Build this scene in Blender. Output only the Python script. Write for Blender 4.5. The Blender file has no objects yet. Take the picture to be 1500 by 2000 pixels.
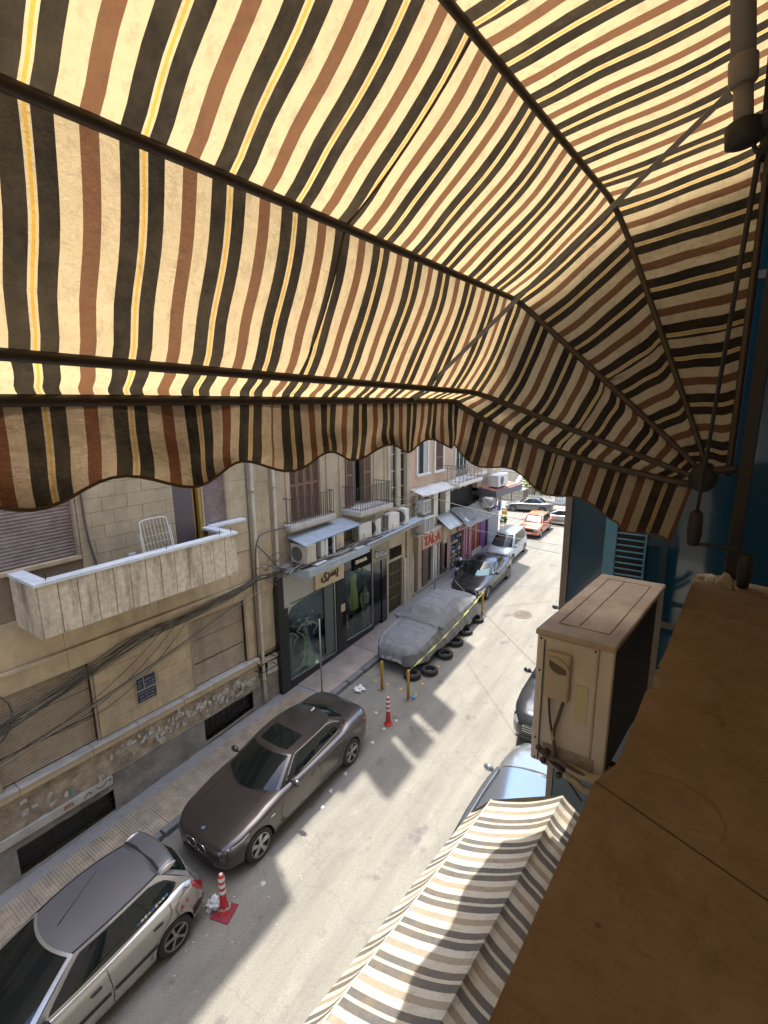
import bpy, math, random
from mathutils import Vector, Matrix, noise
R = math.radians
random.seed(7)
C = bpy.context.scene.collection
SC = bpy.context.scene

# ------------------------------------------------------------------ camera, sky, sun, exposure
yaw, pitch, roll = 0.602788, 0.2137345, -0.0081469
fwd = Vector((-math.sin(yaw)*math.cos(pitch), math.cos(yaw)*math.cos(pitch), -math.sin(pitch)))
rgt = Vector((math.cos(yaw), math.sin(yaw), 0)); upv = rgt.cross(fwd)
r2 = rgt*math.cos(roll)+upv*math.sin(roll); u2 = -rgt*math.sin(roll)+upv*math.cos(roll)
cd = bpy.data.cameras.new('camera'); cam = bpy.data.objects.new('camera', cd); C.objects.link(cam)
cam.matrix_world = Matrix(((r2.x, u2.x, -fwd.x, 0), (r2.y, u2.y, -fwd.y, 0), (r2.z, u2.z, -fwd.z, 0), (0, 0, 0, 1)))
cd.sensor_fit = 'VERTICAL'; cd.sensor_height = 24; cd.lens = 12*977.19/1000
cd.clip_start = .02; cd.clip_end = 500
SC.camera = cam
SUN = Vector((.205, -.10, -1)).normalized()          # direction the light travels
elev = math.asin(-SUN.z); azim = math.atan2(-SUN.x, -SUN.y)   # clockwise from +Y
w = bpy.data.worlds.new('World'); SC.world = w; w.use_nodes = True
nt = w.node_tree; sky = nt.nodes.new('ShaderNodeTexSky'); sky.sky_type = 'NISHITA'; sky.sun_disc = False
sky.sun_elevation = elev; sky.sun_rotation = azim; sky.dust_density = 2.2
bg = nt.nodes['Background']; bg.inputs['Strength'].default_value = .15
nt.links.new(sky.outputs[0], bg.inputs[0])
sl = bpy.data.lights.new('sun', 'SUN'); sl.energy = 2.0; sl.angle = R(.55); sl.color = (1, .95, .87)
so = bpy.data.objects.new('sun', sl); C.objects.link(so); so.location = (-6, 5, 30)
so.rotation_euler = SUN.to_track_quat('-Z', 'Y').to_euler()
SC.view_settings.view_transform = 'Standard'; SC.view_settings.look = 'None'
SC.view_settings.exposure = 2.35; SC.view_settings.gamma = 1; SC.view_settings.use_curve_mapping = False
SC.cycles.max_bounces = 10; SC.cycles.diffuse_bounces = 5; SC.cycles.sample_clamp_indirect = 8

# ------------------------------------------------------------------ helpers
def gz(y): return -8.69+.06*y
ORG = {}
def tag(o, label=None, cat=None, group=None, kind=None):
    if label: o['label'] = label
    if cat: o['category'] = cat
    if group: o['group'] = group
    if kind: o['kind'] = kind
    return o
def thing(name, label, cat, loc=(0, 0, 0), group=None, kind=None):
    o = bpy.data.objects.new(name, None); C.objects.link(o); o.location = loc; o.empty_display_size = .2
    ORG[o.name] = Vector(loc)
    return tag(o, label, cat, group, kind)
def org(p):
    return ORG.get(p.name, Vector((0, 0, 0))) if p else Vector((0, 0, 0))
class MB:
    def __init__(s): s.v = []; s.f = []; s.uv = None
    def quad(s, *p):
        n = len(s.v); s.v += [Vector(q) for q in p]; s.f.append(tuple(range(n, n+len(p)))); return s
    def box(s, x0, x1, y0, y1, z0, z1):
        if x0 > x1: x0, x1 = x1, x0
        if y0 > y1: y0, y1 = y1, y0
        if z0 > z1: z0, z1 = z1, z0
        n = len(s.v)
        s.v += [Vector(q) for q in ((x0,y0,z0),(x1,y0,z0),(x1,y1,z0),(x0,y1,z0),(x0,y0,z1),(x1,y0,z1),(x1,y1,z1),(x0,y1,z1))]
        s.f += [tuple(n+i for i in q) for q in ((0,3,2,1),(4,5,6,7),(0,1,5,4),(1,2,6,5),(2,3,7,6),(3,0,4,7))]; return s
    def sbox(s, x0, x1, y0, y1, z0, z1, sl=.06):      # box whose top and bottom follow the street's rise
        n = len(s.v); s.box(x0, x1, y0, y1, z0, z1)
        y0 = min(y0, y1)
        for q in s.v[n:]: q.z += sl*(q.y-y0)
        return s
    def hexa(s, p):                                  # 8 points: bottom four, top four
        n = len(s.v); s.v += [Vector(q) for q in p]
        s.f += [tuple(n+i for i in q) for q in ((0,3,2,1),(4,5,6,7),(0,1,5,4),(1,2,6,5),(2,3,7,6),(3,0,4,7))]; return s
    def obox(s, c, ax, ay, az):                      # centre and three half axes
        c = Vector(c); ax = Vector(ax); ay = Vector(ay); az = Vector(az)
        return s.hexa([c-ax-ay-az, c+ax-ay-az, c+ax+ay-az, c-ax+ay-az, c-ax-ay+az, c+ax-ay+az, c+ax+ay+az, c-ax+ay+az])
    def prism(s, poly, ax, a, b):                    # polygon in the plane across axis ax, run from a to b
        def P(q, t):
            q = list(q); q.insert(ax, t); return Vector(q)
        n = len(s.v); k = len(poly)
        s.v += [P(q, a) for q in poly]+[P(q, b) for q in poly]
        s.f.append(tuple(n+i for i in range(k))[::-1]); s.f.append(tuple(n+k+i for i in range(k)))
        for i in range(k): s.f.append((n+i, n+(i+1) % k, n+k+(i+1) % k, n+k+i))
        return s
    def tube(s, pts, r, n=6, closed=False):
        pts = [Vector(p) for p in pts]; m = len(pts); rings = []; pn = None
        for i, p in enumerate(pts):
            a = pts[i-1] if (i or closed) else p; b = pts[(i+1) % m] if (i < m-1 or closed) else p
            d = (b-a).normalized()
            if pn is None:
                pn = d.orthogonal().normalized()
            pn = (pn-d*pn.dot(d)).normalized(); q = d.cross(pn)
            rr = r[i] if isinstance(r, (list, tuple)) else r
            rings.append(len(s.v))
            for k in range(n):
                t = 2*math.pi*k/n; s.v.append(p+(pn*math.cos(t)+q*math.sin(t))*rr)
        for i in range(m if closed else m-1):
            a = rings[i]; b = rings[(i+1) % m]
            for k in range(n): s.f.append((a+k, a+(k+1) % n, b+(k+1) % n, b+k))
        if not closed:
            s.f.append(tuple(rings[0]+k for k in range(n))[::-1]); s.f.append(tuple(rings[-1]+k for k in range(n)))
        return s
    def cyl(s, p0, p1, r0, r1=None, n=16): return s.tube([p0, p1], [r0, r0 if r1 is None else r1], n)
    def lathe(s, prof, c=(0, 0, 0), ax='z', n=24, cap=False):   # (radius, height) pairs
        c = Vector(c); rings = []
        for r, h in prof:
            rings.append(len(s.v))
            for k in range(n):
                t = 2*math.pi*k/n; a, b = r*math.cos(t), r*math.sin(t)
                s.v.append(c+(Vector((a, b, h)) if ax == 'z' else Vector((h, a, b)) if ax == 'x' else Vector((b, h, a))))
        for i in range(len(prof)-1):
            for k in range(n): s.f.append((rings[i]+k, rings[i]+(k+1) % n, rings[i+1]+(k+1) % n, rings[i+1]+k))
        if cap:
            s.f.append(tuple(rings[0]+k for k in range(n))[::-1]); s.f.append(tuple(rings[-1]+k for k in range(n)))
        return s
    def grid(s, fn, nu, nv, uvf=None, close=False):
        n = len(s.v)
        for i in range(nu+1):
            for j in range(nv+1): s.v.append(Vector(fn(i/nu, j/nv)))
        W = nv+1
        for i in range(nu):
            for j in range(nv): s.f.append((n+i*W+j, n+(i+1)*W+j, n+(i+1)*W+j+1, n+i*W+j+1))
        if uvf:
            s.uv = s.uv or {}
            for i in range(nu+1):
                for j in range(nv+1): s.uv[n+i*W+j] = uvf(i/nu, j/nv)
        return s
    def blob(s, c, rx, ry, rz, n=12, m=8):
        c = Vector(c)
        return s.grid(lambda u, v: c+Vector((rx*math.cos(2*math.pi*u)*math.sin(math.pi*(.02+.96*v)), ry*math.sin(2*math.pi*u)*math.sin(math.pi*(.02+.96*v)), rz*math.cos(math.pi*(.02+.96*v)))), n, m)
    def build(s, name, mt, parent=None, smooth=False, bevel=0, seg=1, auto=None, thick=0):
        o0 = org(parent)
        me = bpy.data.meshes.new(name); me.from_pydata([p-o0 for p in s.v], [], s.f)
        if s.uv:
            l = me.uv_layers.new(name='UVMap')
            for lp in me.loops: l.data[lp.index].uv = s.uv.get(lp.vertex_index, (0, 0))
        o = bpy.data.objects.new(name, me); C.objects.link(o)
        me.materials.append(mt)
        if parent: o.parent = parent; ORG[o.name] = o0
        if smooth or auto is not None: me.shade_smooth() if hasattr(me, 'shade_smooth') else me.polygons.foreach_set('use_smooth', [True]*len(me.polygons))
        if auto is not None: me.set_sharp_from_angle(angle=R(auto))
        if bevel:
            b = o.modifiers.new('bevel', 'BEVEL'); b.width = bevel; b.segments = seg; b.limit_method = 'ANGLE'; b.angle_limit = R(40)
        if thick:
            b = o.modifiers.new('solid', 'SOLIDIFY'); b.thickness = thick; b.offset = 0
        return o
def copy_tree(o, parent=None):
    c = o.copy(); C.objects.link(c); c.parent = parent
    ORG[c.name] = ORG.get(o.name, Vector((0, 0, 0)))
    for ch in list(o.children): copy_tree(ch, c)
    return c
def text(name, body, size, loc, xdir, updir, mt, parent, depth=.004, bold=0, font=None, width=None):
    cu = bpy.data.curves.new(name, 'FONT'); cu.body = body; cu.size = size; cu.extrude = depth; cu.offset = bold
    cu.align_x = 'CENTER'; cu.align_y = 'CENTER'
    t = bpy.data.objects.new('tmp', cu); C.objects.link(t)
    bpy.context.view_layer.update()
    me = bpy.data.meshes.new_from_object(t.evaluated_get(bpy.context.evaluated_depsgraph_get()))
    bpy.data.objects.remove(t)
    xs = [v.co.x for v in me.vertices]; ys = [v.co.y for v in me.vertices]
    if not xs: return None
    cx, cy = (max(xs)+min(xs))/2, (max(ys)+min(ys))/2; k = width/(max(xs)-min(xs)) if width else 1
    X = Vector(xdir).normalized(); U = Vector(updir).normalized(); N = X.cross(U); L = Vector(loc)-org(parent)
    hk = size/(max(ys)-min(ys)) if width else 1
    for v in me.vertices: v.co = L+X*((v.co.x-cx)*k)+U*((v.co.y-cy)*hk)+N*v.co.z
    o = bpy.data.objects.new(name, me); C.objects.link(o); o.parent = parent
    me.materials.clear(); me.materials.append(mt)
    return o

# ------------------------------------------------------------------ materials
def nodes(name):
    m = bpy.data.materials.new(name); m.use_nodes = True
    return m, m.node_tree.nodes, m.node_tree.links, m.node_tree.nodes['Principled BSDF']
def srt(N, L, scale, det=5, rough=.6, vec=None, stretch=None, typ='ShaderNodeTexNoise'):
    t = N.new(typ); t.inputs['Scale'].default_value = scale
    if typ == 'ShaderNodeTexNoise': t.inputs['Detail'].default_value = det; t.inputs['Roughness'].default_value = rough
    if vec is not None:
        if stretch:
            mp = N.new('ShaderNodeMapping'); mp.inputs['Scale'].default_value = stretch; L.new(vec, mp.inputs[0]); vec = mp.outputs[0]
        L.new(vec, t.inputs['Vector'])
    return t
def mixc(N, L, fac, a, b, mode='MIX'):
    x = N.new('ShaderNodeMix'); x.data_type = 'RGBA'; x.blend_type = mode
    if hasattr(fac, 'default_value') or isinstance(fac, bpy.types.NodeSocket): L.new(fac, x.inputs[0])
    else: x.inputs[0].default_value = fac
    for s, q in ((6, a), (7, b)):
        if isinstance(q, bpy.types.NodeSocket): L.new(q, x.inputs[s])
        else: x.inputs[s].default_value = (*q, 1)
    return x.outputs[2]
def ramp(N, L, src, stops, interp='LINEAR'):
    r = N.new('ShaderNodeValToRGB'); r.color_ramp.interpolation = interp
    e = r.color_ramp.elements
    while len(e) < len(stops): e.new(.5)
    for k, (p, c) in enumerate(stops):
        e[k].position = p; e[k].color = (*c, 1) if len(c) == 3 else c
    L.new(src, r.inputs[0]); return r.outputs[0]
def g3(v): return (v, v, v)
def mat(name, base, rough=.7, var=.25, scale=3, metal=0, bump=.15, bscale=40, dirt=None, dirt_amt=.5, dirt_scale=1.2, streak=0, coat=0, spec=.5, wear=None):
    m, N, L, b = nodes(name)
    tc = N.new('ShaderNodeTexCoord').outputs['Object']; ge = N.new('ShaderNodeNewGeometry').outputs['Position']
    n1 = srt(N, L, scale, 6, .65, ge)
    dark = tuple(c*(1-var) for c in base); light = tuple(min(1, c*(1+var*.6)) for c in base)
    col = mixc(N, L, ramp(N, L, n1.outputs[0], [(.3, g3(0)), (.7, g3(1))]), dark, light)
    if dirt:
        n2 = srt(N, L, dirt_scale, 8, .7, ge, (1, 1, .22) if streak else None)
        f = ramp(N, L, n2.outputs[0], [(.48, g3(0)), (.72, g3(dirt_amt))])
        col = mixc(N, L, f, col, dirt)
    if wear:
        n3 = srt(N, L, dirt_scale*6, 9, .75, ge)
        col = mixc(N, L, ramp(N, L, n3.outputs[0], [(.60, g3(0)), (.68, g3(.8))]), col, wear)
    L.new(col, b.inputs['Base Color'])
    b.inputs['Roughness'].default_value = rough; b.inputs['Metallic'].default_value = metal
    b.inputs['Specular IOR Level'].default_value = spec
    if coat: b.inputs['Coat Weight'].default_value = coat; b.inputs['Coat Roughness'].default_value = .04
    if bump:
        bn = srt(N, L, bscale, 8, .7, ge); bp = N.new('ShaderNodeBump'); bp.inputs['Strength'].default_value = bump; bp.inputs['Distance'].default_value = .02
        L.new(bn.outputs[0], bp.inputs['Height']); L.new(bp.outputs[0], b.inputs['Normal'])
    return m
def paint(name, base, metal=.55, rough=.35, dust=.25):
    m, N, L, b = nodes(name)
    ob = N.new('ShaderNodeTexCoord').outputs['Object']
    n1 = srt(N, L, 1.6, 3, .5, ob)
    c = mixc(N, L, ramp(N, L, n1.outputs[0], [(.3, g3(0)), (.9, g3(dust))]), base, (.32, .29, .24))
    L.new(c, b.inputs['Base Color']); b.inputs['Metallic'].default_value = metal; b.inputs['Roughness'].default_value = rough
    b.inputs['Coat Weight'].default_value = .9; b.inputs['Coat Roughness'].default_value = .07
    return m
def flat(name, base, rough=.5, metal=0, coat=0, spec=.5, emit=0):
    m, N, L, b = nodes(name)
    ob = N.new('ShaderNodeTexCoord').outputs['Object']
    n1 = srt(N, L, 7, 6, .7, ob)
    L.new(mixc(N, L, n1.outputs[0], tuple(c*.8 for c in base), tuple(min(1, c*1.15) for c in base)), b.inputs['Base Color'])
    b.inputs['Roughness'].default_value = rough; b.inputs['Metallic'].default_value = metal; b.inputs['Specular IOR Level'].default_value = spec
    if coat: b.inputs['Coat Weight'].default_value = coat
    return m
# ------------------------------------------------------------------ striped awning cloth
def cloth(name, cols, tcols, tw, rough=.9, stain=(.25, .17, .08), stain_amt=.35):
    m, N, L, b = nodes(name)
    uv = N.new('ShaderNodeTexCoord').outputs['UV']; ge = N.new('ShaderNodeNewGeometry').outputs['Position']
    sx = N.new('ShaderNodeSeparateXYZ'); L.new(uv, sx.inputs[0])
    fr = N.new('ShaderNodeMath'); fr.operation = 'FRACT'; L.new(sx.outputs[0], fr.inputs[0])
    k, be, go, br = cols; K, BE, GO, BR = tcols
    P = (0, .190, .217, .250, .277, .453, .65, .82)
    A = ramp(N, L, fr.outputs[0], list(zip(P, (k, be, go, be, k, be, br, be))), 'CONSTANT')
    B = ramp(N, L, fr.outputs[0], list(zip(P, (K, BE, GO, BE, K, BE, BR, BE))), 'CONSTANT')
    n1 = srt(N, L, 6, 10, .78, ge); n2 = srt(N, L, 30, 8, .8, ge, (1, 1, .35))
    f = ramp(N, L, n1.outputs[0], [(.42, g3(0)), (.78, g3(stain_amt))]); f2 = ramp(N, L, n2.outputs[0], [(.32, g3(.34)), (.5, g3(0))])
    n4 = srt(N, L, 1, 2, .6, uv, (60, 260, 1)); n4.inputs['Scale'].default_value = 3; f3 = ramp(N, L, n4.outputs[0], [(.38, g3(.30)), (.56, g3(0))])
    out = []
    for c in (A, B):
        c = mixc(N, L, f, c, stain); c = mixc(N, L, f2, c, (.06, .045, .03)); c = mixc(N, L, f3, c, (.05, .035, .02)); out.append(c)
    wv = srt(N, L, 1, vec=uv, stretch=(170*3.2, 900, 1), typ='ShaderNodeTexWave'); wv.wave_type = 'BANDS'; wv.bands_direction = 'Y'
    wv.inputs['Distortion'].default_value = .6
    n3 = srt(N, L, 9, 8, .72, ge)
    bp = N.new('ShaderNodeBump'); bp.inputs['Strength'].default_value = .7; bp.inputs['Distance'].default_value = .012; L.new(n3.outputs[0], bp.inputs['Height'])
    d = N.new('ShaderNodeBsdfDiffuse'); t = N.new('ShaderNodeBsdfTranslucent'); mx = N.new('ShaderNodeMixShader'); mx.inputs[0].default_value = tw
    L.new(out[0], d.inputs[0]); L.new(out[1], t.inputs[0]); L.new(bp.outputs[0], d.inputs['Normal']); L.new(bp.outputs[0], t.inputs['Normal'])
    L.new(d.outputs[0], mx.inputs[1]); L.new(t.outputs[0], mx.inputs[2])
    L.new(mx.outputs[0], N['Material Output'].inputs['Surface'])
    return m
M_cloth = cloth('awning_cloth', ((.022, .020, .018), (.46, .40, .32), (.48, .30, .08), (.15, .075, .042)),
                ((.020, .016, .011), (.60, .445, .235), (.62, .35, .045), (.165, .074, .034)), .55, stain_amt=.2)
M_val = cloth('shaded_valance_cloth', ((.018, .016, .014), (.25, .21, .15), (.28, .17, .04), (.085, .04, .023)),  # same stripes in darker tones, painting in the valance's shade
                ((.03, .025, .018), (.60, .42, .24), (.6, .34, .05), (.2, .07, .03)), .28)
M_cloth2 = cloth('faded_awning_cloth', ((.135, .135, .13), (.56, .525, .44), (.54, .50, .39), (.34, .30, .235)),
                 ((.05, .05, .05), (.6, .52, .38), (.6, .52, .3), (.3, .2, .1)), .25, stain=(.38, .25, .1), stain_amt=.45)
M_bar = flat('awning_bar_brown', (.035, .022, .014), .55)
M_hem = flat('awning_hem_brown', (.09, .055, .03), .9)
M_dark = flat('dark_iron', (.012, .010, .009), .6)
M_pole = flat('dusty_grey_pole', (.16, .14, .12), .6)
M_strap = flat('grey_webbing_strap', (.28, .26, .23), .9)

PER = .182
def phase(wd, sh=0):
    wd2 = wd+sh*max(0, min(1, wd/.6))
    if wd > 1.185: return -(wd2-1.81)/PER+.233
    if wd > -.55: return -(wd2-1.105)/PER+.233
    return -(wd+.55)/PER+.82
def hoop(corner, nslope, pivot, arm=1.08, rc=.10):
    c = Vector(corner); p = Vector(pivot); d = Vector((-nslope, -1, 0)).normalized()
    def raw(wd): return c+d*wd if wd >= 0 else c+(p-c)*min(1, -wd/arm)
    def f(wd):
        if abs(wd) > rc: return raw(wd)
        s = Vector((0, 0, 0))
        for k in range(13): s += raw(wd+(k/12*2-1)*(rc-abs(wd)*.0))
        a = s/13; return a
    return f
HW = hoop((0.0, 2.3, .83), .0, (.01, 2.3, -.28))
HA = hoop((-.467, 2.3, .75), .055, (-.05, 2.3, -.27), rc=.18)
HB = hoop((-.853, 2.3, .4485), .0254, (-.07, 2.3, -.27))
HC0 = hoop((-1.045, 2.3, .052), .022, (-.08, 2.3, -.30))
def HC(wd): return HC0(wd)+Vector((0, 0, .022*max(0, wd)))
HD0 = hoop((-1.155, 2.29, .014), .018, (-.10, 2.3, -.33))
def HD(wd):
    p = HD0(wd)
    if -1.08 < wd < 0: t = -wd/1.08; p = p+Vector((-.012, .01, -.060))*math.sin(math.pi*t**.8)
    return p
WN = 4.3
def wsamples():
    a = [-1.08+i*.03 for i in range(37)]+[.03*i for i in range(1, 110)]+[3.3+.1*i for i in range(11)]
    for s in (1.185, -.55): a += [s-.0005, s+.0005]
    return sorted(set(a))
WS = wsamples()
awn = thing('awning', 'open brown, black and beige striped canopy overhead with scalloped valance', 'awning', (0, 2.3, -.3))
def panel(h0, h1, sag, s0=0, s1=0, nv=10):
    b = MB(); b.uv = {}
    piv = Vector((0, 0, 0))
    for i, wd in enumerate(WS):
        p, q = h0(wd), h1(wd); nrm = Vector((p.z-q.z, 0, q.x-p.x))
        inward = (Vector((-.07, p.y, -.28))-(p+q)/2); inward.y = -.25 if wd < 0 else 0; inward.normalize()
        for j in range(nv+1):
            v = j/nv
            a = p.lerp(q, v)
            nn = noise.noise(Vector((wd*2.1, v*1.3+sag*40, 3)))*.011+noise.noise(Vector((wd*9, v*3+sag*40, 7)))*.004
            a = a+inward*(sag*4*v*(1-v))+inward*nn*min(1, 6*v*(1-v))
            b.uv[len(b.v)] = (phase(wd, s0+(s1-s0)*v)+noise.noise(Vector((wd*1.1, v*2+sag*9, 1)))*.07*min(1, 5*v*(1-v)), v); b.v.append(a)
    W = nv+1
    for i in range(len(WS)-1):
        for j in range(nv): n = i*W+j; b.f.append((n, n+W, n+W+1, n+1))
    return b
for a, b_, s, s0, s1 in ((HW, HA, .008, -.14, -.12), (HA, HB, .016, -.12, -.095), (HB, HC, .020, -.095, -.055), (HC, HD, -.004, -.055, 0)):
    panel(a, b_, s, s0, s1).build('cloth_panel', M_cloth, awn, smooth=True)
# scalloped valance hanging from the front bar, and its hem
b = MB(); b.uv = {}; hem = []
nv = 7
for wd in WS:
    p = HD(wd); t = min(1, max(0, (-wd+.08)/.16)); t = t*t*(3-2*t)
    down = Vector((-.03, 0, -1)).lerp(Vector((-.22, -.02, -.97)), t).normalized()
    y = 2.3-wd
    ln = (.205+.024*math.cos(2*math.pi*(y-.456)/.365)) if wd > 0 else .228+.024*math.cos(2*math.pi*(y-.456)/.34)
    if -1.08 < wd < 0: ln -= .05*math.sin(math.pi*(-wd/1.08)**.8)
    if wd < -.9: ln += .03
    for j in range(nv+1):
        v = j/nv; fold = math.sin(wd*13+1)*.014*v+noise.noise(Vector((wd*5, v*2, 9)))*.02*v
        hgt = 0
        off = Vector((1, 0, 0)).lerp(Vector((0, 1, 0)), t)*fold
        crn = Vector((.03, -.03, 0))*math.exp(-(wd/.06)**2)*v
        b.uv[len(b.v)] = (phase(wd)-.3*v*math.exp(-(wd/.3)**2)*0, v); b.v.append(p+down*(ln*v)+off+crn)
    hem.append(b.v[-1].copy())
W = nv+1
for i in range(len(WS)-1):
    for j in range(nv): n = i*W+j; b.f.append((n, n+W, n+W+1, n+1))
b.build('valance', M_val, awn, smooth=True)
MB().tube(hem, .0042, 6).build('hem', M_hem, awn, smooth=True)
def bar(h, inset, r, w0=-1.08, w1=WN, z=0):
    pts = [h(wd)+((Vector((-.07, h(wd).y, -.28))-h(wd)).normalized()*inset)+Vector((0, -.006 if wd < 0 else 0, z)) for wd in WS if w0 <= wd <= w1]
    return MB().tube(pts, r, 8)
for h, i, r in ((HA, .012, .0105), (HB, .012, .012), (HC, .013, .0125), (HD, .008, .0135), (HW, .0, .012)):
    bar(h, i, r).build('frame_bar', M_bar, awn, smooth=True)
for sw in (1.185, -.55):
    for a, c in ((HA, HB), (HB, HC)):
        pts = []
        for j in range(11):
            v = j/10; p, q = a(sw), c(sw); pts.append(p.lerp(q, v)+(Vector((-.07, p.y, -.28))-(p+q)/2).normalized()*((.018)*4*v*(1-v)+.002))
        MB().tube(pts, .0035, 5).build('seam', M_hem, awn)
MB().blob((-.07, 2.29, -.29), .05, .04, .06).build('pivot_bracket', M_dark, awn, smooth=True)
MB().box(-.03, .06, -1.9, 2.32, .80, .88).build('cassette', M_bar, awn)
MB().tube([(-.08, 2.29, -.31), (-.03, 2.28, -.26), (.02, 2.27, -.25), (.05, 2.27, -.25)], .016, 6).build('bracket_arm', M_dark, awn, smooth=True)
# strap
a, c = Vector((-.1, 1.72, .77)), Vector((-1.165, 1.90, .0))
sb = MB(); dirv = (c-a).normalized(); side = dirv.cross(Vector((0, .5, 1))).normalized()*.0085
sb.obox((a+c)/2, (c-a)/2, side, dirv.cross(side).normalized()*.0012)
o = sb.build('strap', M_strap); tag(o, 'grey webbing strap stretched diagonally beneath the striped canopy', 'strap')
# crank gear, rod and handle
ck = thing('awning_crank', 'dark crank rod with two grips hanging beside the awning post', 'crank', (-.03, 1.3, .45))
top = Vector((-.0156, 1.3, .47)); bot = Vector((-.068, 2.06, -.39))
MB().tube([top, bot], .0055, 8).build('rod', M_dark, ck, smooth=True)
MB().tube([top+Vector((.0, 0, 0))+Vector((math.cos(t)*.011, 0, math.sin(t)*.018+.012)) for t in [i*math.pi/8 for i in range(16)]], .004, 6, True).build('eye_hook', M_dark, ck, smooth=True)
g = MB().lathe([(.010, 0), (.020, -.01), (.023, -.05), (.024, -.085), (.018, -.125), (.008, -.13)], bot+Vector((.0, 0, .01)), n=14, cap=True).build('grip', M_dark, ck, smooth=True)
MB().tube([bot+Vector((0, 0, -.115)), (-.03, 2.06, -.50), (.045, 2.06, -.505), (.085, 2.06, -.515), (.10, 2.06, -.53)], .006, 8).build('crank_arm', M_dark, ck, smooth=True)
MB().lathe([(.010, 0), (.020, -.005), (.023, -.04), (.022, -.08), (.017, -.12), (.009, -.125)], (.093, 2.06, -.515), n=14, cap=True).build('grip', M_dark, ck, smooth=True)
gp = thing('gear_pole', 'dusty grey telescopic tube with collar at the upper right', 'tube', (-.04, 1.3, .5))
pa, pb = Vector((-.088, 1.3, .86)), Vector((-.046, 1.3, .505)); d = (pb-pa).normalized()
MB().tube([pa-d*.2, pa+d*.24], .0205, 18).build('upper_tube', M_pole, gp, smooth=True)
MB().tube([pa+d*.225, pa+d*.23, pa+d*.27, pa+d*.275], [.020, .0245, .0245, .02], 18).build('collar', M_pole, gp, smooth=True)
MB().tube([pa+d*.27, pb+d*.01], .0165, 18).build('lower_tube', M_pole, gp, smooth=True)
MB().tube([pb-d*.02, pb-d*.015, pb+d*.02, pb+d*.025], [.022, .031, .031, .018], 18).build('socket', M_dark, gp, smooth=True)
MB().tube([pb+Vector((.02, 0, 0)), pb+Vector((.06, .03, .03)), pb+Vector((.14, .1, .08))], .02, 8).build('socket_arm', M_dark, gp, smooth=True)
pt = thing('awning_post', 'dark square post rising from the far end of the sill', 'post', (.06, 2.3, -.7))
MB().box(.038, .082, 2.25, 2.295, -.7, 1.4).build('post', M_dark, pt, bevel=.004)
M_plaster = mat('crumbling_plaster', (.42, .36, .27), .95, .4, 30, bump=.8, bscale=60)
pl = MB()
for cx, cy, rx, ry, rz in ((.015, 2.27, .035, .03, .025), (.045, 2.235, .03, .02, .05), (.0, 2.3, .04, .02, .018), (.09, 2.26, .03, .03, .035)):
    pl.blob((cx, cy, -.695), rx, ry, rz, 14, 9)
for q in pl.v: q += Vector((noise.noise(q*40), noise.noise(q*41+Vector((5, 0, 0))), noise.noise(q*43)))*.012
pl.build('mortar_blob', M_plaster, pt, smooth=True)

# ------------------------------------------------------------------ lower awning of the floor below
aw2 = thing('awning', 'faded cream and grey striped awning of the floor below, seen from above', 'awning', (-.3, 2.2, -2.1))
def rail(far, near): far = Vector(far); near = Vector(near); return lambda y: far+(near-far)*((2.403-y)/(2.403-1.075))
rails = [rail((-0.215, 2.365, -2.193), (-0.279, 1.075, -2.257)), rail((-0.385, 2.392, -2.128), (-0.473, 1.075, -2.161)), rail((-0.516, 2.403, -2.036), (-0.600, 1.075, -2.085)), rail((-0.909, 2.403, -2.264), (-1.002, 1.075, -2.257)), rail((-1.053, 2.429, -2.451), (-1.183, 1.075, -2.505))]
def p2(a, c, sag, nu=150, nv=8, sh=0):
    b = MB()
    def fn(u, v):
        y = 2.403-u*3.6; p = a(y).lerp(c(y), v)
        z = -sag*4*v*(1-v)+noise.noise(Vector((y*2.5, v*1.5+sag*50, 2)))*.012*min(1, 6*v*(1-v)+.0)+noise.noise(Vector((y*11, v*3, sag)))*.003
        return p+Vector((0, 0, z))
    return b.grid(fn, nu, nv, lambda u, v: ((2.403-u*3.6-1.680+sh*v)/.1774+.233, v))
for a, c, s, sh in ((rails[0], rails[1], .004, 0), (rails[1], rails[2], .004, 0), (rails[2], rails[3], .028, 0), (rails[3], rails[4], .02, .06)):
    p2(a, c, s, sh=sh).build('cloth_panel', M_cloth2, aw2, smooth=True)
endp = MB(); tops = [r(2.403) for r in rails]; low = [Vector((t.x, t.y+.0, t.z)) .lerp(Vector((-.05, 2.42, -2.95)), .55) for t in tops]
for i in range(4): endp.quad(tops[i], tops[i+1], low[i+1], low[i])
endp.build('end_panel', M_cloth2, aw2)
for r in (rails[2], rails[3]):
    MB().tube([r(2.403-i*.2)+Vector((0, 0, -.022)) for i in range(19)], .011, 6).build('frame_bar', M_bar, aw2, smooth=True)
MB().tube([rails[3](2.403-i*.03)+Vector((0, 0, .002+.0)) for i in range(120)], .003, 5).build('seam', flat('cream_seam', (.5, .47, .4), .9), aw2)

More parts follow.
